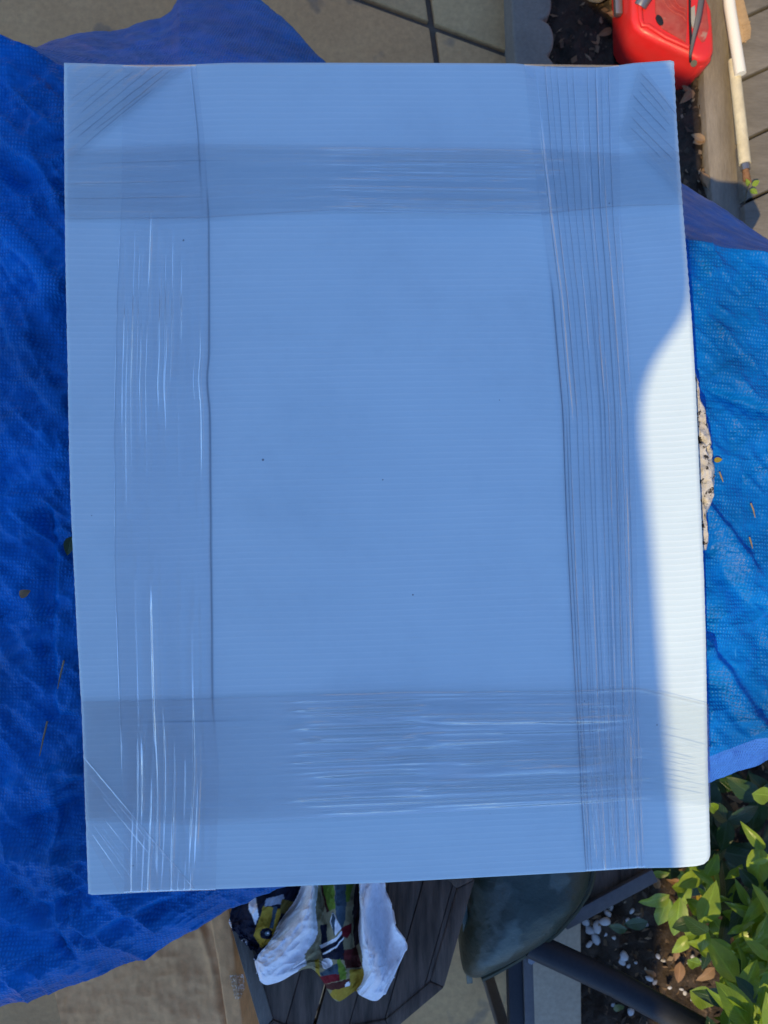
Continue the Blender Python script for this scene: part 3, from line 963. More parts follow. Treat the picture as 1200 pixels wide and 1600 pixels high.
def film(name, A, B, n, m, wr, lift=.0006, over=(0, 0), mat=None, crease_lines=(), soft=True, layers=None):
    """a band of film between pixel edges A and B; wr = ridges (t, drift, width, amp, s0, s1)"""
    G = loft(A, B, n, m, soft)
    s = np.linspace(0, 1, n)[:, None]; t = np.linspace(0, 1, m)[None, :]
    h = np.zeros((n, m)); cr = np.zeros((n, m))
    for (t0, drift, bend, w, amp, s0, s1, ph) in wr:
        tc = t0 + drift * (s - .5) + bend * np.sin(s * 6 + ph) + .004 * vnoise(s * 30 + ph * 7, s * 0, 13)
        win = 1 / (1 + np.exp(-(s - s0) / .012)) / (1 + np.exp((s - s1) / .012))
        h += 1.5 * amp * win * np.exp(-((t - tc) / w) ** 2)
    for (t0, drift, bend, w, st_, s0, s1, ph) in crease_lines:
        tc = t0 + drift * (s - .5) + bend * np.sin(s * 5 + ph) + .006 * vnoise(s * 22 + ph * 5, s * 0, 19)
        win = 1 / (1 + np.exp(-(s - s0) / .015)) / (1 + np.exp((s - s1) / .015))
        g_ = np.exp(-((t - tc) / w) ** 2)
        cr = np.maximum(cr, st_ * win * g_)
        h += .0007 * win * g_
    z = sheet_z(G[..., 0], G[..., 1]) + lift + h
    V_ = at(G[..., 0], G[..., 1], z)
    Fc = grid_faces(n, m)
    rows_ = [V_]
    crs = [cr]
    if over[0]:
        d = (V_[0] - V_[2]); d /= np.linalg.norm(d, axis=1)[:, None]
        e1_ = V_[0] + d * .0012; e1_[:, 2] -= .0012
        e2_ = V_[0] + d * .0014; e2_[:, 2] -= .013
        rows_ = [np.stack([e2_, e1_])] + rows_; crs = [np.repeat(cr[:1], 2, 0)] + crs
    if over[1]:
        d = (V_[-1] - V_[-3]); d /= np.linalg.norm(d, axis=1)[:, None]
        e1_ = V_[-1] + d * .0012; e1_[:, 2] -= .0012
        e2_ = V_[-1] + d * .0014; e2_[:, 2] -= .013
        rows_ = rows_ + [np.stack([e1_, e2_])]; crs = crs + [np.repeat(cr[-1:], 2, 0)]
    V_ = np.vstack(rows_); cr = np.vstack(crs)
    n2 = V_.shape[0]
    sl = np.linspace(0, 1, n2)[:, None] * np.ones((1, m)) + .05 * fbm(np.arange(n2)[:, None] / 30. + np.zeros((1, m)), np.linspace(0, 9, m)[None, :] + np.zeros((n2, 1)), 23, 2)
    ly = np.zeros((n2, m)) if layers is None else 1 / (1 + np.exp(-(sl - layers[0]) / .02)) / (1 + np.exp((sl - layers[1]) / .02))
    uv_ = np.stack(np.broadcast_arrays(np.linspace(0, 6, n2)[:, None], np.linspace(0, 1, m)[None, :]), -1)
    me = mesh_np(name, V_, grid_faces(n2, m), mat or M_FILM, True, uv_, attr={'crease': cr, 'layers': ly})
    return add(name, me, parcel)



def ridges(k, wlo, whi, alo, ahi, smin=0., smax=1., len_=(.1, .4), drift=.0, bend=.004, tlo=0.03, thi=.97):
    out = []
    for _ in range(k):
        L = R_(*len_); s0 = R_(smin, max(smin, smax - L))
        out.append((R_(tlo, thi), drift * R_(.6, 1.2), bend * R_(-1, 1), R_(wlo, whi), R_(alo, ahi), s0, s0 + L, R_(0, 6)))
    return out


# left upright band
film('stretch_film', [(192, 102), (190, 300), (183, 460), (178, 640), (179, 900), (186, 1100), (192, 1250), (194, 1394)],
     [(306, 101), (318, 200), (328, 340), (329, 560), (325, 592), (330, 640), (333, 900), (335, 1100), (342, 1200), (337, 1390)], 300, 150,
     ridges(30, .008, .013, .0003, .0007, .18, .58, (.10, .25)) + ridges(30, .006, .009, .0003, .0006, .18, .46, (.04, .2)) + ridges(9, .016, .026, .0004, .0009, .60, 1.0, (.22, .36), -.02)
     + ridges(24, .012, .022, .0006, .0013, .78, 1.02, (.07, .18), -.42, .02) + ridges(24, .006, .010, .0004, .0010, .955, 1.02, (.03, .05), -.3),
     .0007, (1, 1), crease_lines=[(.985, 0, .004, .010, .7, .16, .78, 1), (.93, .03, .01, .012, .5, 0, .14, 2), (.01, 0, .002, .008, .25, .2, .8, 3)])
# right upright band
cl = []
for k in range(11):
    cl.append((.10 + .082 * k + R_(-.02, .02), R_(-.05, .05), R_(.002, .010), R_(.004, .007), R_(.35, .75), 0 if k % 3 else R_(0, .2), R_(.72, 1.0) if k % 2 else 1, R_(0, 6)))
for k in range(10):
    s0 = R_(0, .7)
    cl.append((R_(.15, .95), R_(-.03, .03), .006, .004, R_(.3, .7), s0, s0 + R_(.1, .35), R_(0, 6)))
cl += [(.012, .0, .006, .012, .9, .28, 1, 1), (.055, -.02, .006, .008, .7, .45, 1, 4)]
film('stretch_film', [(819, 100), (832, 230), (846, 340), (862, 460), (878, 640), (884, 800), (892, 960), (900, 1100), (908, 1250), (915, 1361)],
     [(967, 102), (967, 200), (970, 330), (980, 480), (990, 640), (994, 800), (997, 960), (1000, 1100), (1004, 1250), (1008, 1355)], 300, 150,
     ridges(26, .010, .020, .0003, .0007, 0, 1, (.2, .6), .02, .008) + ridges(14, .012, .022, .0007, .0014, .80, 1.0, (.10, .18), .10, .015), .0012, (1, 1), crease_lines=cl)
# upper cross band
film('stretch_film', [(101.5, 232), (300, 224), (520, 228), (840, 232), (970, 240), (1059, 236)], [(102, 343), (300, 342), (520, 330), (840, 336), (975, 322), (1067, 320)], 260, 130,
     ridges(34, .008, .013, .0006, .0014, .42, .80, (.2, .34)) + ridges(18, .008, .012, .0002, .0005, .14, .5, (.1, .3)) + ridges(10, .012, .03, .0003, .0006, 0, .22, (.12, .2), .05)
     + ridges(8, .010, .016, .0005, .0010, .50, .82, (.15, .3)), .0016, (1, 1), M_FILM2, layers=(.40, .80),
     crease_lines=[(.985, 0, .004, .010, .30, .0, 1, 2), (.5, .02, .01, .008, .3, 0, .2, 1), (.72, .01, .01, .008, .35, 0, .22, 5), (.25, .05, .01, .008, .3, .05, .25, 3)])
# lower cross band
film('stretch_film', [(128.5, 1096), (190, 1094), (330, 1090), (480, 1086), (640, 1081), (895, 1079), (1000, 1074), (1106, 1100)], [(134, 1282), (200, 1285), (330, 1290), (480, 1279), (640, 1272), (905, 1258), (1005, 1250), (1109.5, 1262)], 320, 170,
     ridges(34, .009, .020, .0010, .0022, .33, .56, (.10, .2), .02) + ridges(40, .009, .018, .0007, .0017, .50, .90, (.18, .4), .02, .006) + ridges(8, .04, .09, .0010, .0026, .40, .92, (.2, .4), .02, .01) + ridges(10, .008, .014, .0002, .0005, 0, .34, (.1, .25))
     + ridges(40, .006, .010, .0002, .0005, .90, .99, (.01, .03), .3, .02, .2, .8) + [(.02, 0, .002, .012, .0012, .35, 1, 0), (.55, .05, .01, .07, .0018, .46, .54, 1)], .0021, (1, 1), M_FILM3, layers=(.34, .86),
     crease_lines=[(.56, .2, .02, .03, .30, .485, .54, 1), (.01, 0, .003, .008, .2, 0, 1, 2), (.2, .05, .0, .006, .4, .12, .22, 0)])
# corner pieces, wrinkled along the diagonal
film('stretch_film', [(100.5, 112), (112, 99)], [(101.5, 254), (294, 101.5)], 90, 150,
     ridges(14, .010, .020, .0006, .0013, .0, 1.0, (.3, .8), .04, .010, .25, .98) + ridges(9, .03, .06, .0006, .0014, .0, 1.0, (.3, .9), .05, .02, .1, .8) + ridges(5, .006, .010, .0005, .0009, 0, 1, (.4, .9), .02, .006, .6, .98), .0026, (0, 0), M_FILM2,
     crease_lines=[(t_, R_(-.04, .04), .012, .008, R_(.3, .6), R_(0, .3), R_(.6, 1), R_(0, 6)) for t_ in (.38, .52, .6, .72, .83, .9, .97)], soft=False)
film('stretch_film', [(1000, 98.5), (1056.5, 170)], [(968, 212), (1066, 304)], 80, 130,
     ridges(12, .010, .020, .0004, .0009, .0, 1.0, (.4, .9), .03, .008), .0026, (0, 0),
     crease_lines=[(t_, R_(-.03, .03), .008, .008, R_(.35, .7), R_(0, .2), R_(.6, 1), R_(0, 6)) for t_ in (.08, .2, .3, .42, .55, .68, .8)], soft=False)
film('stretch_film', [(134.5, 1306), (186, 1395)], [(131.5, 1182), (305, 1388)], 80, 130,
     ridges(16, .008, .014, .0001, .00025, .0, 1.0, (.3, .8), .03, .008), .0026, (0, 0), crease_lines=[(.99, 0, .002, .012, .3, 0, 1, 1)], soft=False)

# ------------------------------------------------------------------ litter on the tarp
lt = leaf_mesh('bit', .020, .012, M_LEAF_Y, .1, .05)
lb = leaf_mesh('bit', .022, .018, M_LEAF_B, .5, .5, wob=.4)


def bit(me, px, py, yaw, label, cat, s=1.0, up=.004, pit=.05, name='fallen_leaf', group=None):
    p = P(px, py, tarp_z(px, py) + up)
    o = place(me, name, None, p, yaw, pit, .1, s)
    return tag(o, label, cat, group)


bit(lt, 1115, 719, -1.5, 'tiny yellow green leaf on the sunlit tarp beside the pale stone', 'leaf', .48)
bit(lb, 30, 930, -1.2, 'curled brown dead leaf on the shaded tarp left of the parcel', 'leaf', .48)
bit(leaf_mesh('bit', .020, .012, M_LEAF_D, .2, .1), 112, 838, 2.9, 'dull greenish leaf half under the parcel left edge', 'leaf', 1.0)


def twig(pts, label, rad=.0009, group=None):
    q = [P(x_, y_, tarp_z(x_, y_) + .0025) for x_, y_ in pts]
    return tag(add('twig', tube('twig', q, [rad] * (len(q) - 1) + [rad * .5], M_TWIG, 6)), label, 'twig', group)


M_TWIG = noisy('dry_straw', (.22, .16, .09), (.34, .27, .17), 60, .8, 200, .0004)
twig([(1173, 786), (1177, 796), (1180, 809)], 'pale dry straw on the sunlit tarp, upper of two near the picture edge')
twig([(1171, 839), (1174, 849), (1176, 857)], 'pale dry straw on the sunlit tarp, lower of two near the picture edge')
twig([(1124, 737), (1127, 745), (1130, 753)], 'short reddish brown twig just below the tiny yellow leaf')
twig([(100, 1032), (95, 1052), (90, 1076)], 'thin brown straw on the shaded tarp beside the parcel left edge, upper one')
twig([(74, 1127), (68, 1152), (62, 1181)], 'thin brown straw on the shaded tarp beside the parcel left edge, lower one')

# ------------------------------------------------------------------ octagonal wooden stool
WZ = .44
stool = root('octagonal_stool', at(540, 1450, 0), 'dark weathered octagonal wooden stool under the printed towel', 'stool')
oct_px = [(742, 1374), (694, 1543), (612, 1612), (470, 1640), (408, 1612), (358, 1440), (395, 1330), (640, 1280)]
oc = [np.array(at(x_, y_, WZ)[:2]) for x_, y_ in oct_px]
occ = sum(oc) / len(oc)
inner = [occ + (p - occ) * .86 for p in oc]
for i in range(8):
    j = (i + 1) % 8
    q = [tuple(oc[i]), tuple(oc[j]), tuple(inner[j] + (inner[i] - inner[j]) * .004), tuple(inner[i])]
    add('rim_board', prism('rim_board', q, WZ - .035, WZ + R_(0, .0015), M_WOOD if i not in (4, 5) else M_WOOD_GREY, .002), stool)
# planks fan out from the middle gap
g0, g1 = at(512, 1530, WZ)[:2], at(489, 1612, WZ)[:2]
ga = (g1 - g0) / np.linalg.norm(g1 - g0); gn = np.array([-ga[1], ga[0]])
sh = [occ + (p - occ) * .8595 for p in oc]
pos = [-.25, -.185, -.135, -.085, -.038, .0, .045, .09, .13, .175, .24]
for k in range(len(pos) - 1):
    lo_, hi_ = pos[k] + (.0022 if k == 5 else .0004), pos[k + 1] - (.0022 if k == 4 else .0004)
    q = clip([tuple(p) for p in sh], lambda p: (np.array(p) - g0) @ gn - lo_)
    q = clip(q, lambda p: hi_ - (np.array(p) - g0) @ gn) if len(q) > 2 else q
    if len(q) > 2: add('plank', prism('plank', q, WZ - .028, WZ - R_(.001, .003), M_WOOD, .0008), stool)
for i in (0, 2, 4, 6):
    c = occ + (oc[i] - occ) * .72
    add('leg', beam('leg', (c[0], c[1], .0), (c[0] + .001, c[1], WZ - .036), .04, .04, M_WOOD), stool)

# ------------------------------------------------------------------ towel with a printed centre
NAVY, WHITE_, YEL, RED_, GRN, SLATE, CREAM, MAR = (.010, .013, .030), (.88, .89, .93), (.40, .27, .035), (.17, .010, .018), (.15, .24, .03), (.05, .085, .12), (.30, .26, .15), (.08, .022, .018)
M_TOWEL, _nt, _b = new_mat('printed_cotton', (.5, .5, .5), .9, .15)
_a = node(_nt, 'ShaderNodeAttribute', attribute_name='Col')
_v = coords(_nt, 'Object')
_nt.links.new(mixc(_nt, .3, _a.outputs['Color'], ramp(_nt, noise(_nt, _v, 160, 4), [(.3, (.65, .65, .65)), (.7, (1.1, 1.1, 1.1))]), 'MULTIPLY'), _b.inputs['Base Color'])
_n1 = bump(_nt, None, noise(_nt, _v, 420, 2), .5, .0012)
bump(_nt, _b, noise(_nt, _v, 70, 3), .35, .003, _n1)
towel = root('printed_towel', at(515, 1470, WZ), 'crumpled white towel with a colourful printed middle lying on the wooden stool', 'towel')


LEFT_PAINT = [([(390, 1398), (398, 1390), (404, 1432), (400, 1446), (389, 1420)], WHITE_), ([(412, 1415), (440, 1420), (428, 1470), (408, 1480), (396, 1462)], YEL),
       ([(427, 1416), (433, 1417), (427, 1452), (421, 1450)], SLATE), ([(415, 1404), (442, 1398), (446, 1412), (414, 1416)], (.30, .34, .42)), ((416, 1459, 9.5), NAVY), ((418, 1459, 4), (.10, .16, .20)), ((419, 1459, 1.6), WHITE_),
       ([(440, 1405), (470, 1412), (462, 1432), (438, 1426)], (.16, .12, .03))]
# printed middle
PAINT = [([(498, 1370), (520, 1370), (524, 1420), (512, 1424), (505, 1400)], GRN), ([(522, 1370), (542, 1370), (540, 1436), (534, 1452), (524, 1430)], SLATE), ([(542, 1370), (556, 1370), (545, 1410), (540, 1410)], GRN),
         ([(498, 1370), (500, 1370), (514, 1424), (510, 1426)], MAR), ([(500, 1446), (510, 1444), (512, 1474), (503, 1476)], NAVY), ([(519, 1424), (533, 1450), (524, 1462), (515, 1440)], WHITE_), ([(519, 1424), (524, 1436), (522, 1462), (517, 1440)], SLATE),
         ([(533, 1450), (549, 1443), (549, 1458), (542, 1466), (534, 1462)], RED_), ([(500, 1482), (528, 1464), (536, 1452), (538, 1500), (504, 1498)], NAVY), ([(500, 1477), (526, 1464), (536, 1450), (537, 1456), (526, 1470), (502, 1482)], WHITE_),
         ([(504, 1489), (526, 1478), (537, 1464), (537, 1467), (527, 1481), (505, 1492)], WHITE_), ([(536, 1490), (556, 1478), (566, 1510), (540, 1514)], MAR), ([(538, 1484), (552, 1482), (548, 1500), (538, 1498)], (.16, .03, .03)), ((511, 1506, 9), WHITE_),
         ([(500, 1520), (528, 1505), (540, 1520), (505, 1536)], SLATE), ([(527, 1500), (532, 1498), (542, 1520), (540, 1532), (530, 1530)], GRN), ([(498, 1526), (530, 1522), (530, 1532), (500, 1540)], RED_), ([(500, 1540), (546, 1530), (548, 1540), (520, 1548)], MAR),
         ([(540, 1536), (546, 1534), (548, 1544), (536, 1552)], WHITE_), ([(546, 1515), (566, 1513), (572, 1540), (534, 1566), (512, 1556), (520, 1548), (547, 1540)], YEL), ([(492, 1500), (499, 1498), (500, 1526), (494, 1520)], YEL), ([(556, 1372), (562, 1372), (564, 1470), (554, 1480), (550, 1440)], (.035, .022, .024)),
         ([(540, 1440), (552, 1430), (552, 1476), (540, 1486)], CREAM), ([(533, 1450), (549, 1443), (549, 1458), (542, 1466), (534, 1462)], RED_)]

# one cloth: rows run down the picture, columns across its folds (pixel x, pixel y, height above the stool in mm)
ROWS = [
    [(398, 1352, 14), (420, 1352, 26), (450, 1352, 22), (474, 1352, 12), (490, 1352, 46), (500, 1352, 14), (528, 1352, 52), (556, 1352, 10), (566, 1352, 46), (582, 1352, 30), (600, 1352, 40)],
    [(378, 1392, 8), (402, 1394, 24), (438, 1394, 22), (468, 1394, 10), (486, 1394, 50), (501, 1394, 12), (528, 1394, 50), (558, 1394, 8), (566, 1394, 50), (590, 1394, 18), (600, 1388, 30)],
    [(360, 1430, 6), (388, 1430, 18), (424, 1430, 22), (450, 1428, 10), (478, 1428, 52), (503, 1430, 14), (527, 1430, 48), (558, 1430, 6), (568, 1432, 52), (594, 1432, 6), (612, 1418, 44)],
    [(359, 1446, 5), (384, 1452, 12), (416, 1458, 20), (430, 1460, 14), (462, 1462, 48), (502, 1466, 16), (526, 1468, 44), (556, 1468, 6), (572, 1474, 50), (598, 1474, 6), (620, 1452, 48)],
    [(374, 1462, 4), (388, 1470, 8), (408, 1476, 16), (408, 1488, 20), (446, 1494, 44), (496, 1494, 20), (524, 1506, 40), (556, 1500, 8), (580, 1504, 46), (602, 1504, 16), (634, 1478, 40)],
    [(386, 1474, 4), (394, 1480, 6), (404, 1486, 10), (399, 1506, 18), (434, 1520, 34), (488, 1506, 22), (522, 1538, 32), (564, 1524, 8), (578, 1528, 34), (602, 1532, 26), (622, 1512, 28)],
    [(394, 1481, 3), (402, 1488, 4), (410, 1492, 5), (404, 1530, 10), (432, 1537, 16), (486, 1512, 16), (526, 1564, 8), (556, 1550, 4), (564, 1555, 14), (592, 1563, 10), (612, 1530, 12)]]


def spline(Pts, n):
    Pts = np.asarray(Pts, float)
    k = Pts.shape[0]
    q = np.concatenate([2 * Pts[:1] - Pts[1:2], Pts, 2 * Pts[-1:] - Pts[-2:-1]])
    u_ = np.linspace(0, k - 1, n); i = np.minimum(u_.astype(int), k - 2); f = (u_ - i).reshape((-1,) + (1,) * (Pts.ndim - 1))
    a, b, c, d = q[i], q[i + 1], q[i + 2], q[i + 3]
    return .5 * (2 * b + (c - a) * f + (2 * a - 5 * b + 4 * c - d) * f ** 2 + (3 * b - a - 3 * c + d) * f ** 3)


NT, MT = 190, 300
G = spline(np.swapaxes(spline(ROWS, NT), 0, 1), MT).swapaxes(0, 1)
gx, gy = G[..., 0], G[..., 1]
s_ = np.linspace(0, 1, NT)[:, None] * np.ones((1, MT)); t_ = np.linspace(0, 1, MT)[None, :] * np.ones((NT, 1))
gz = WZ + G[..., 2] * .001 + .013 * fbm(t_ * 11 + s_ * 2, s_ * 3.0, 107, 3, .5, True) + .005 * fbm(t_ * 26, s_ * 10, 109, 3)
gz = np.maximum(gz, WZ + .003)
gx = gx + 2.5 * fbm(t_ * 14, s_ * 7, 113, 2); gy = gy + 4 * fbm(t_ * 12, s_ * 5, 115, 2) * s_
C = np.tile(np.array(WHITE_, np.float32), (NT, MT, 1))
wx = gx + 1.8 * vnoise(gx / 9, gy / 9, 5); wy = gy + 1.8 * vnoise(gx / 9, gy / 9, 6)
for t0, t1, base_c, plist in ((0, .29, NAVY, LEFT_PAINT), (.47, .735, CREAM, PAINT)):
    zone = (t_ > t0 + .012 * np.sin(s_ * 17)) & (t_ < t1 + .012 * np.sin(s_ * 13))
    C[zone] = base_c
    for poly, col in plist:
        if len(poly) == 3 and not hasattr(poly[0], '__len__'): k = np.hypot(wx - poly[0], wy - poly[1]) < poly[2]
        else: k = in_poly(wx, wy, poly)
        C[k & zone] = col
ob = add('cloth', mesh_np('cloth', at(gx, gy, gz), grid_faces(NT, MT)[:, ::-1], M_TOWEL, True, None, C), towel)
ob.modifiers.new('thickness', 'SOLIDIFY').thickness = .0022

# ------------------------------------------------------------------ kraft paper bag and plastic scrap
KZ = .30
bagr = root('kraft_paper_bag', at(240, 1540, 0), 'creased brown kraft paper bag below the tarp edge at lower left', 'paper bag')
q = [(84, 1545), (200, 1480), (350, 1415), (372, 1500), (392, 1640), (120, 1700)]
G = loft([(84, 1545), (96, 1600), (112, 1700)], [(352, 1405), (372, 1500), (398, 1700)], 90, 110, False)
zz = KZ + .005 * fbm(G[..., 0] / 60, G[..., 1] / 60, 111, 3, .5, True) + .004 * fbm(G[..., 0] / 20, G[..., 1] / 40, 113, 3)
d_ = (G[..., 0] - 312) - (G[..., 1] - 1440) * .22 + 6 * vnoise(G[..., 1] / 30, G[..., 1] * 0, 4)
zz += .004 * np.exp(-(d_ / 6) ** 2) - .002 * np.exp(-((d_ - 12) / 8) ** 2)
zz -= np.clip((G[..., 0] - 345 - (G[..., 1] - 1420) * .17) / 30, 0, 1) * .045
V_ = at(G[..., 0], G[..., 1], zz)
nb, mb = V_.shape[:2]
rimb = np.r_[np.arange(mb), np.arange(1, nb) * mb + mb - 1, (nb - 1) * mb + np.arange(mb - 2, -1, -1), np.arange(nb - 2, 0, -1) * mb]
Vf = V_.reshape(-1, 3); lowr = Vf[rimb].copy(); lowr[:, 2] = .002
cur = len(Vf) + np.arange(len(rimb))
Fk = np.vstack([grid_faces(nb, mb)[:, ::-1], np.stack([rimb, np.roll(rimb, -1), np.roll(cur, -1), cur], -1)])
add('bag_body', flat_normals(mesh_np('bag_body', np.vstack([Vf, lowr]), Fk, M_KRAFT), 60), bagr)
G = loft([(326, 1424), (340, 1500), (360, 1640)], [(356, 1408), (368, 1500), (384, 1640)], 40, 10, False)
zz = KZ + .006 + .003 * fbm(G[..., 0] / 12, G[..., 1] / 30, 117, 2)
ol_ = add('bag_fold', mesh_np('bag_fold', at(G[..., 0], G[..., 1], zz), grid_faces(40, 10)[:, ::-1], M_KRAFT), bagr)
ol_.modifiers.new('thickness', 'SOLIDIFY').thickness = .002
G = loft([(358, 1524), (362, 1540), (368, 1562)], [(380, 1522), (384, 1540), (376, 1560)], 26, 26)
zz = KZ + .012 + .012 * fbm(G[..., 0] / 6, G[..., 1] / 6, 121, 3, .6, True)
M_SCRAP = make_film_mat('crumpled_clear_plastic', .2, .15, (.8, .82, .82))
tag(add('plastic_scrap', mesh_np('plastic_scrap', at(G[..., 0], G[..., 1], zz), grid_faces(26, 26)[:, ::-1], M_SCRAP)), 'crumpled scrap of clear plastic between the paper bag and the stool', 'plastic scrap')

# ------------------------------------------------------------------ dark green tub, metal frame
GZ = .42
tub = root('green_tub', at(800, 1370, 0), 'dark green rounded vinyl tub between the stool and the planting bed', 'tub')
edge_px = [(722, 1290), (728, 1420), (722, 1480), (724, 1532), (738, 1534), (752, 1528), (770, 1520), (800, 1503), (838, 1480), (870, 1456), (898, 1424), (918, 1394), (926, 1368), (926, 1310), (880, 1250), (790, 1240)]
ringp = smooth_poly(np.vstack([edge_px, edge_px[:1]]), 97)[:-1]
cen = np.array([805, 1385.])
V = []
prof = [(0, .10), (.15, .099), (.3, .096), (.45, .09), (.6, .08), (.72, .066), (.82, .050), (.90, .032), (.96, .012), (1.0, -.010), (1.0, -.03), (.985, -.05), (.93, -.12), (.86, -.22), (.80, -.30)]
for f, dz_ in prof:
    pts = cen + (ringp - cen) * f
    w_ = at(pts[:, 0], pts[:, 1], np.full(len(pts), GZ - .06))
    w_[:, 2] = GZ - .06 + dz_ * (.5 if dz_ > 0 else .9)
    if 0 < f < .97: w_[:, 2] += .006 * fbm(w_[:, 0] * 18, w_[:, 1] * 18, 131, 3)
    V.append(w_)
V = np.array(V); nr = V.shape[1]
Fs = []
for k in range(len(prof) - 1):
    i = np.arange(nr); j = (i + 1) % nr
    Fs.append(np.stack([k * nr + i, k * nr + j, (k + 1) * nr + j, (k + 1) * nr + i], -1))
add('tub_body', mesh_np('tub_body', V, np.vstack(Fs)[:, ::-1], M_GREEN), tub)
rp = [P(x_, y_, GZ - .068) for x_, y_ in smooth_poly(edge_px[5:14], 40)]
add('rim', tube('rim', rp, .0055, M_OLIVE, 8), tub)
add('strap', beam('strap', P(724, 1400, GZ - .04), P(734, 1536, GZ - .11), .009, .003, M_GREEN, .0008), tub)

fr = root('metal_frame', at(850, 1530, 0), 'dark painted metal frame of tube, post and bar under the green tub', 'frame')
add('round_tube', tube('round_tube', [P(826, 1474, .345), P(960, 1536, .36), P(1130, 1630, .375), P(1260, 1700, .39)], .0190, M_TUBE, 28), fr)
pa, pb = P(806, 1470, .30), P(812, 1720, .28)
add('post', beam('post', pa, pb, .030, .022, M_TUBE, .002), fr)
add('post_flange', beam('post_flange', P(824, 1492, .312), P(831, 1720, .292), .015, .008, M_FRAME, .001), fr)
bc = P(829, 1498, .320)
add('bolt', tube('bolt', [bc, bc + Vector((0, 0, .006))], .006, M_STEEL, 6), fr)
add('cross_bar', beam('cross_bar', P(880, 1442, .32), P(1022, 1366, .32), .021, .010, M_FRAME), fr)
add('side_plate', prism('side_plate', [tuple(at(x_, y_, .31)[:2]) for x_, y_ in ((900, 1420), (925, 1340), (1030, 1335), (1012, 1368))], .290, .308, M_WOOD, .002), fr)
for (x_, y_, z_) in ((812, 1690, .28), (905, 1400, .29), (1010, 1360, .29)):
    c = P(x_, y_, z_)
    add('leg', beam('leg', (c.x, c.y, -.02), (c.x, c.y + .001, z_ - .002), .02, .02, M_FRAME), fr)

# ------------------------------------------------------------------ planting bed: pebbles, litter, shrub
def soil_z(x_, y_):
    return float(soil_h(np.array([x_]), np.array([y_]))[0])


def pebble_mesh(seed):
    r = random.Random(seed)
    bm = bmesh.new()
    bmesh.ops.create_icosphere(bm, subdivisions=2, radius=1)
    a, b, c = r.uniform(.8, 1.2), r.uniform(.55, .8), r.uniform(.35, .5)
    ox = r.uniform(0, 9)
    for v_ in bm.verts:
        k = 1 + .18 * math.sin(v_.co.x * 2.3 + ox) * math.cos(v_.co.y * 2.7 + ox) + .08 * math.sin(5 * v_.co.z + ox * 2 + 3 * v_.co.x)
        v_.co = Vector((v_.co.x * a, v_.co.y * b, v_.co.z * c)) * k
    return from_bm('pebble', bm, M_PEBBLE)


PEB = [pebble_mesh(i) for i in range(6)]
peb = [(921, 1432, 8), (963, 1413, 8), (956, 1405, 5), (973, 1407, 4), (962, 1430, 7), (911, 1441, 5), (924, 1419, 6), (921, 1453, 9), (939, 1456, 10), (949, 1446, 8), (955, 1436, 7), (929, 1466, 8), (938, 1480, 9), (952, 1469, 5), (926, 1485, 5), (964, 1472, 4),
       (988, 1448, 6), (1008, 1449, 7), (1021, 1457, 8), (980, 1503, 8), (978, 1513, 6), (990, 1522, 4), (1001, 1515, 4), (1018, 1534, 6), (1033, 1550, 5), (1050, 1548, 4), (1037, 1446, 5), (1031, 1498, 5), (1046, 1514, 5), (1102, 1525, 6), (1104, 1511, 4), (1088, 1520, 4),
       (1075, 1560, 4), (1082, 1568, 5), (1093, 1576, 5), (1103, 1580, 5), (1110, 1583, 4), (990, 1588, 6), (1018, 1590, 4), (916, 1545, 5), (936, 1530, 4), (966, 1585, 5), (920, 1400, 5), (985, 1395, 5), (996, 1385, 4), (1118, 1262, 4), (1150, 1280, 4), (1128, 1290, 3), (994, 1432, 4), (1090, 1505, 4), (1120, 1500, 5)]
for k, (x_, y_, r) in enumerate(peb):
    w_ = at(x_, y_, -.01)
    s_ = r * 1.5 / F_PX * R_(.85, 1.2)
    o = place(PEB[k % 6], 'pebble', None, (w_[0], w_[1], soil_z(w_[0], w_[1]) + s_ * .30), R_(0, 6.28), R_(-.2, .2), R_(-.2, .2), s_)
    lab = ('smooth white pebble beside the parcel corner or among the shaded shrub leaves' if y_ < 1300 else 'white pebble in the sunlit litter under the bright shrub' if x_ > 1040 else
           'white pebble on the dark soil between the black tube and the picture bottom' if y_ > 1440 + (x_ - 780) * .5 else 'white pebble on shaded soil between the metal bar and the dark tube')
    tag(o, lab, 'pebble', 'white pebbles on the soil')

# soil crumbs and dry litter
V, Fs = [], []
for k in range(5200):
    y_ = R_(-1.35, 1.25)
    x_ = bed_x(y_) + R_(.0, .62)
    z_ = soil_z(x_, y_)
    a = R_(0, 6.28); L = R_(.003, .011); wv_ = L * R_(.25, .7); h = R_(.001, .005)
    ca, sa = math.cos(a), math.sin(a)
    i0 = len(V)
    V += [(x_ + ca * L, y_ + sa * L, z_ + h * .4), (x_ - sa * wv_, y_ + ca * wv_, z_ + h), (x_ - ca * L, y_ - sa * L, z_ + h * R_(0, 1.6)), (x_ + sa * wv_, y_ - ca * wv_, z_ - .001)]
    Fs.append((i0, i0 + 1, i0 + 2, i0 + 3))
M_LITTER, _nt, _b = new_mat('dry_litter', (.15, .1, .06), .9, .2)
_g = node(_nt, 'ShaderNodeNewGeometry')
_nt.links.new(ramp(_nt, _g.outputs['Random Per Island'], [(0, (.028, .020, .014)), (.45, (.075, .052, .035)), (.75, (.17, .11, .06)), (1, (.34, .26, .17))]), _b.inputs['Base Color'])
lo = add('soil_litter', mesh_np('soil_litter', V, np.array(Fs), M_LITTER, False))
tag(lo, 'dry crumbs and chaff scattered over the dark soil', 'litter', kind='stuff')

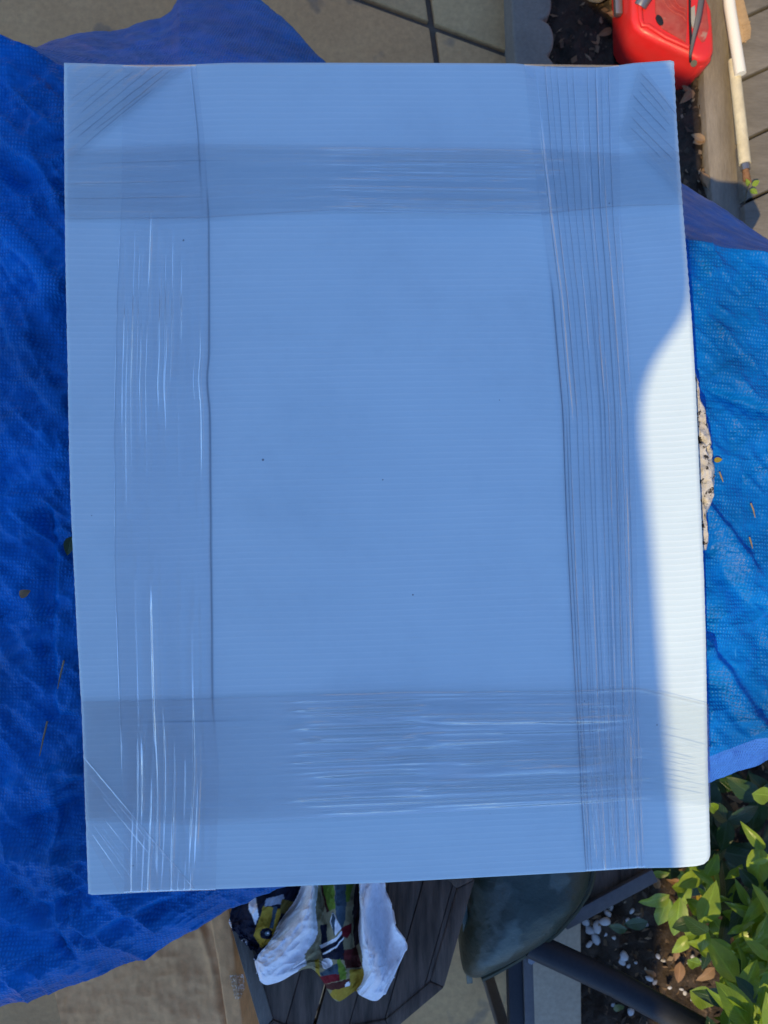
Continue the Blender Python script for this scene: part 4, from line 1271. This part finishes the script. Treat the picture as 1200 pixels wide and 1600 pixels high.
# fallen brown leaves on the soil
BL = [leaf_mesh('dead_leaf', .050, .024, M_LEAF_B, .35, .25, wob=.3, seed=s) for s in range(3)]
spots = [(1078, 160, .6), (1074, 152, 2.4), (1092, 230, 1.2), (1085, 280, 3.6), (1099, 300, .2), (1075, 232, 5), (940, 60, .7), (960, 40, 2), (975, 30, 1), (1068, 1385, 1.3), (1050, 1382, -1.0), (1035, 1395, .4), (1022, 1378, 2.0), (1028, 1530, 1), (1070, 1512, 3), (1125, 1232, .2), (1160, 1262, 1.8), (1165, 1248, 1.5), (1118, 1328, 1.2), (1135, 1330, -.5), (1115, 1510, 2.2), (1052, 1475, 3.1), (1148, 1238, .3), (1146, 1250, 2.6)]
for k, (x_, y_, a) in enumerate(spots):
    w_ = at(x_, y_, .0)
    yel = k in (0,)
    o = place(BL[k % 3], 'dead_leaf', None, (w_[0], w_[1], soil_z(w_[0], w_[1]) + .012 + (.03 if k > 14 else 0)), a, .15, R_(-.4, .4), R_(.5, .9))
    lab = ('dry dead leaf on the soil between the parcel and the timber beam' if y_ < 400 and x_ > 1000 else 'dry dead leaf on the dark soil beside the scalloped edging' if y_ < 400 else
           'sunlit brown dead leaf in the gap below the tarp hem' if y_ < 1345 else 'dry brown dead leaf on the soil under the bright shrub')
    tag(o, lab, 'leaf', 'dead leaves on the soil')

SH = root('leafy_shrub', at(1190, 1500, 0), 'bright green broad leaved shrub in the sun at lower right', 'shrub')
LV = [leaf_mesh('leaf', .085, (.034, .040, .046, .030)[s], M_LEAF, (.25, .4, .2, .5)[s], (.18, .3, .1, .4)[s], 9, .22, s * 2.1) for s in range(4)]
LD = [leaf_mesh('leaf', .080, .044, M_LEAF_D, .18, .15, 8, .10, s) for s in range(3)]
LY = [leaf_mesh('leaf', .060, .030, M_LEAF_Y, .2, .2, 8, .12, s) for s in range(2)]
# leaves one can pick out in the photograph: base pixel, tip pixel, height
named = [((1062, 1402), (1056, 1472), .16, LV, .1), ((1046, 1398), (1000, 1420), .12, LV, .05), ((1042, 1400), (1030, 1450), .10, LV, .1), ((1072, 1404), (1110, 1440), .20, LV, .15), ((1110, 1432), (1142, 1478), .22, LV, .1), ((1128, 1372), (1092, 1372), .14, LY, .1), ((1088, 1400), (1108, 1412), .14, LY, .1),
         ((1148, 1440), (1188, 1455), .24, LV, .1), ((1175, 1500), (1122, 1502), .25, LV, .1), ((1072, 1462), (1112, 1458), .15, LV, .3), ((1078, 1548), (1124, 1572), .22, LV, .1), ((1200, 1560), (1128, 1568), .30, LV, .05), ((1190, 1575), (1152, 1606), .3, LV, .1), ((1152, 1522), (1176, 1560), .27, LV, .1), ((1074, 1500), (1098, 1510), .12, LV, .1), ((1118, 1550), (1146, 1556), .22, LV, .1),
         ((1046, 1364), (1018, 1368), .10, LV, .1), ((1050, 1386), (1082, 1384), .16, LV, .2), ((1012, 1440), (974, 1448), .05, LD, .1), ((980, 1452), (958, 1450), .04, LD, .1), ((960, 1570), (974, 1580), .04, LD, .1), ((1108, 1255), (1126, 1272), .25, LV, .1), ((1175, 1240), (1215, 1246), .36, LV, .05), ((1105, 1345), (1132, 1348), .22, LV, .1), ((1160, 1350), (1135, 1380), .24, LV, .15)]
for k, (b_, t_, z_, ms, fl) in enumerate(named):
    p0, p1 = P(*b_, z_), P(*t_, z_ - .012)
    d = p1 - p0
    me_ = ms[k % len(ms)]
    L0 = .085 if ms is LV else (.08 if ms is LD else .06)
    place(me_, 'leaf', SH, p0, math.atan2(-d.x, d.y), math.asin(max(-.7, min(.7, d.z / d.length))), R_(-.25, .25), max(.45, d.length / L0))
rr = random.Random(5)
twigs = []
tips = []
for cx_, cy_, n_, zlo, zhi in ((1150, 1420, 9, .16, .30), (1185, 1500, 10, .16, .32), (1165, 1590, 11, .28, .44), (1110, 1480, 4, .08, .16), (1215, 1420, 8, .2, .36), (1240, 1570, 9, .28, .46), (1180, 1660, 12, .34, .50), (1250, 1480, 6, .2, .4)):
    for _ in range(n_):
        tips.append((cx_ + rr.gauss(0, 30), cy_ + rr.gauss(0, 34), rr.uniform(zlo, zhi)))
for (x_, y_, z_) in tips:
    c = P(x_, y_, z_)
    if x_ < 1085 and y_ > 1470: continue
    twigs.append((c, P(x_ + rr.uniform(-6, 6), y_ + rr.uniform(-6, 6), -.02)))
    k0 = rr.uniform(0, 6.28)
    for j in range(4):
        a = k0 + j * 2.4 + rr.uniform(-.3, .3)
        ms = LV if rr.random() < .74 else (LD if rr.random() < .85 else LY)
        place(rr.choice(ms), 'leaf', SH, c + Vector((0, 0, -.012 * j)), a, rr.uniform(-.15, .5) - .12 * j, rr.uniform(-.6, .6), rr.uniform(.38, .85))
for k, (c, b_) in enumerate(twigs):
    if k % 2: continue
    mid_ = b_.lerp(c, .5) + Vector((rr.uniform(-.01, .01), rr.uniform(-.01, .01), .02))
    add('stem', tube('stem', [b_, mid_, c], [.0030, .0022, .0012], M_STEM, 6), SH)

S2 = root('shade_toned_shrub', at(1150, 1290, 0), 'shrub leaves coloured dark to stand for shade below the tarp hem beside the parcel corner', 'shrub')
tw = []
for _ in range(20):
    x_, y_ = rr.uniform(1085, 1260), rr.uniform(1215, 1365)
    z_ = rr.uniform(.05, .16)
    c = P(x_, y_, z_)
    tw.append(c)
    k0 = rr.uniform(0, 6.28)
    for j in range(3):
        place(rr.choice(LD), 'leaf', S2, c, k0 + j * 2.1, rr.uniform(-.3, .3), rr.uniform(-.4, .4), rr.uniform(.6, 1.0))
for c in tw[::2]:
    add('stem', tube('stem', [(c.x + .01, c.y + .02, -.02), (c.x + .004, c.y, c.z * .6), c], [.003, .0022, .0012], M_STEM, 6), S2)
add('branch', tube('branch', [P(1122, 1240, .10), P(1146, 1274, .12)], [.006, .006], M_STEM, 10), S2)

# ------------------------------------------------------------------ unseen sail added overhead, cut to cast the shade
HS = 2.25


def sail_pt(px, py, z):  # point on the added sail that shades the given pixel
    w_ = at(px, py, z)
    k = HS - z
    return (w_[0] - SHIFT[0] * k, w_[1] - SHIFT[1] * k)


right_edge = [sail_pt(1000, 1750, 0), sail_pt(1022, 1600, 0), sail_pt(1062, 1352, T), sail_pt(1047, 1200, T), sail_pt(1032, 1000, T), sail_pt(1019, 820, T), sail_pt(1006, 700, T), sail_pt(1000, 640, T), sail_pt(1004, 600, T), sail_pt(1018, 560, T), sail_pt(1046, 525, T), sail_pt(1082, 492, T), sail_pt(1085, 470, T), sail_pt(1079, 420, T), sail_pt(1075, 370, T), sail_pt(1070, 300, T), sail_pt(1064, 200, T), sail_pt(1063, 110, T), sail_pt(1062, 80, T), sail_pt(992, 105, 0), sail_pt(975, 60, 0), sail_pt(958, 22, 0), sail_pt(936, 8, 0), sail_pt(900, -14, 0), sail_pt(850, -60, 0)]  # outline follows the wanted shadow edge, projected towards the sun
q = smooth_poly(right_edge, 220)
far = [(-.6, 1.1), (-1.3, .95), (-1.80, .5), (-1.82, -1.2), (-1.75, -2.9), (q[0][0] - .3, q[0][1] - .6)]
ol = [tuple(p) for p in q] + far
sail = root('added_shadow_sail', (-1.2, -.8, 0), 'unseen grey sail added above the patio behind the camera to cast the shade', 'shadow caster')
add('shadow_sail_cloth', prism('shadow_sail_cloth', ol, HS - .002, HS + .002, M_SAIL, 0), sail)
for (x_, y_) in ((-1.78, .75), (-1.74, -3.05)):
    add('post', beam('post', (x_, y_, -.06), (x_ + .001, y_, HS + .25), .09, .09, M_POST, .004), sail)  # posts added to carry the unseen sail
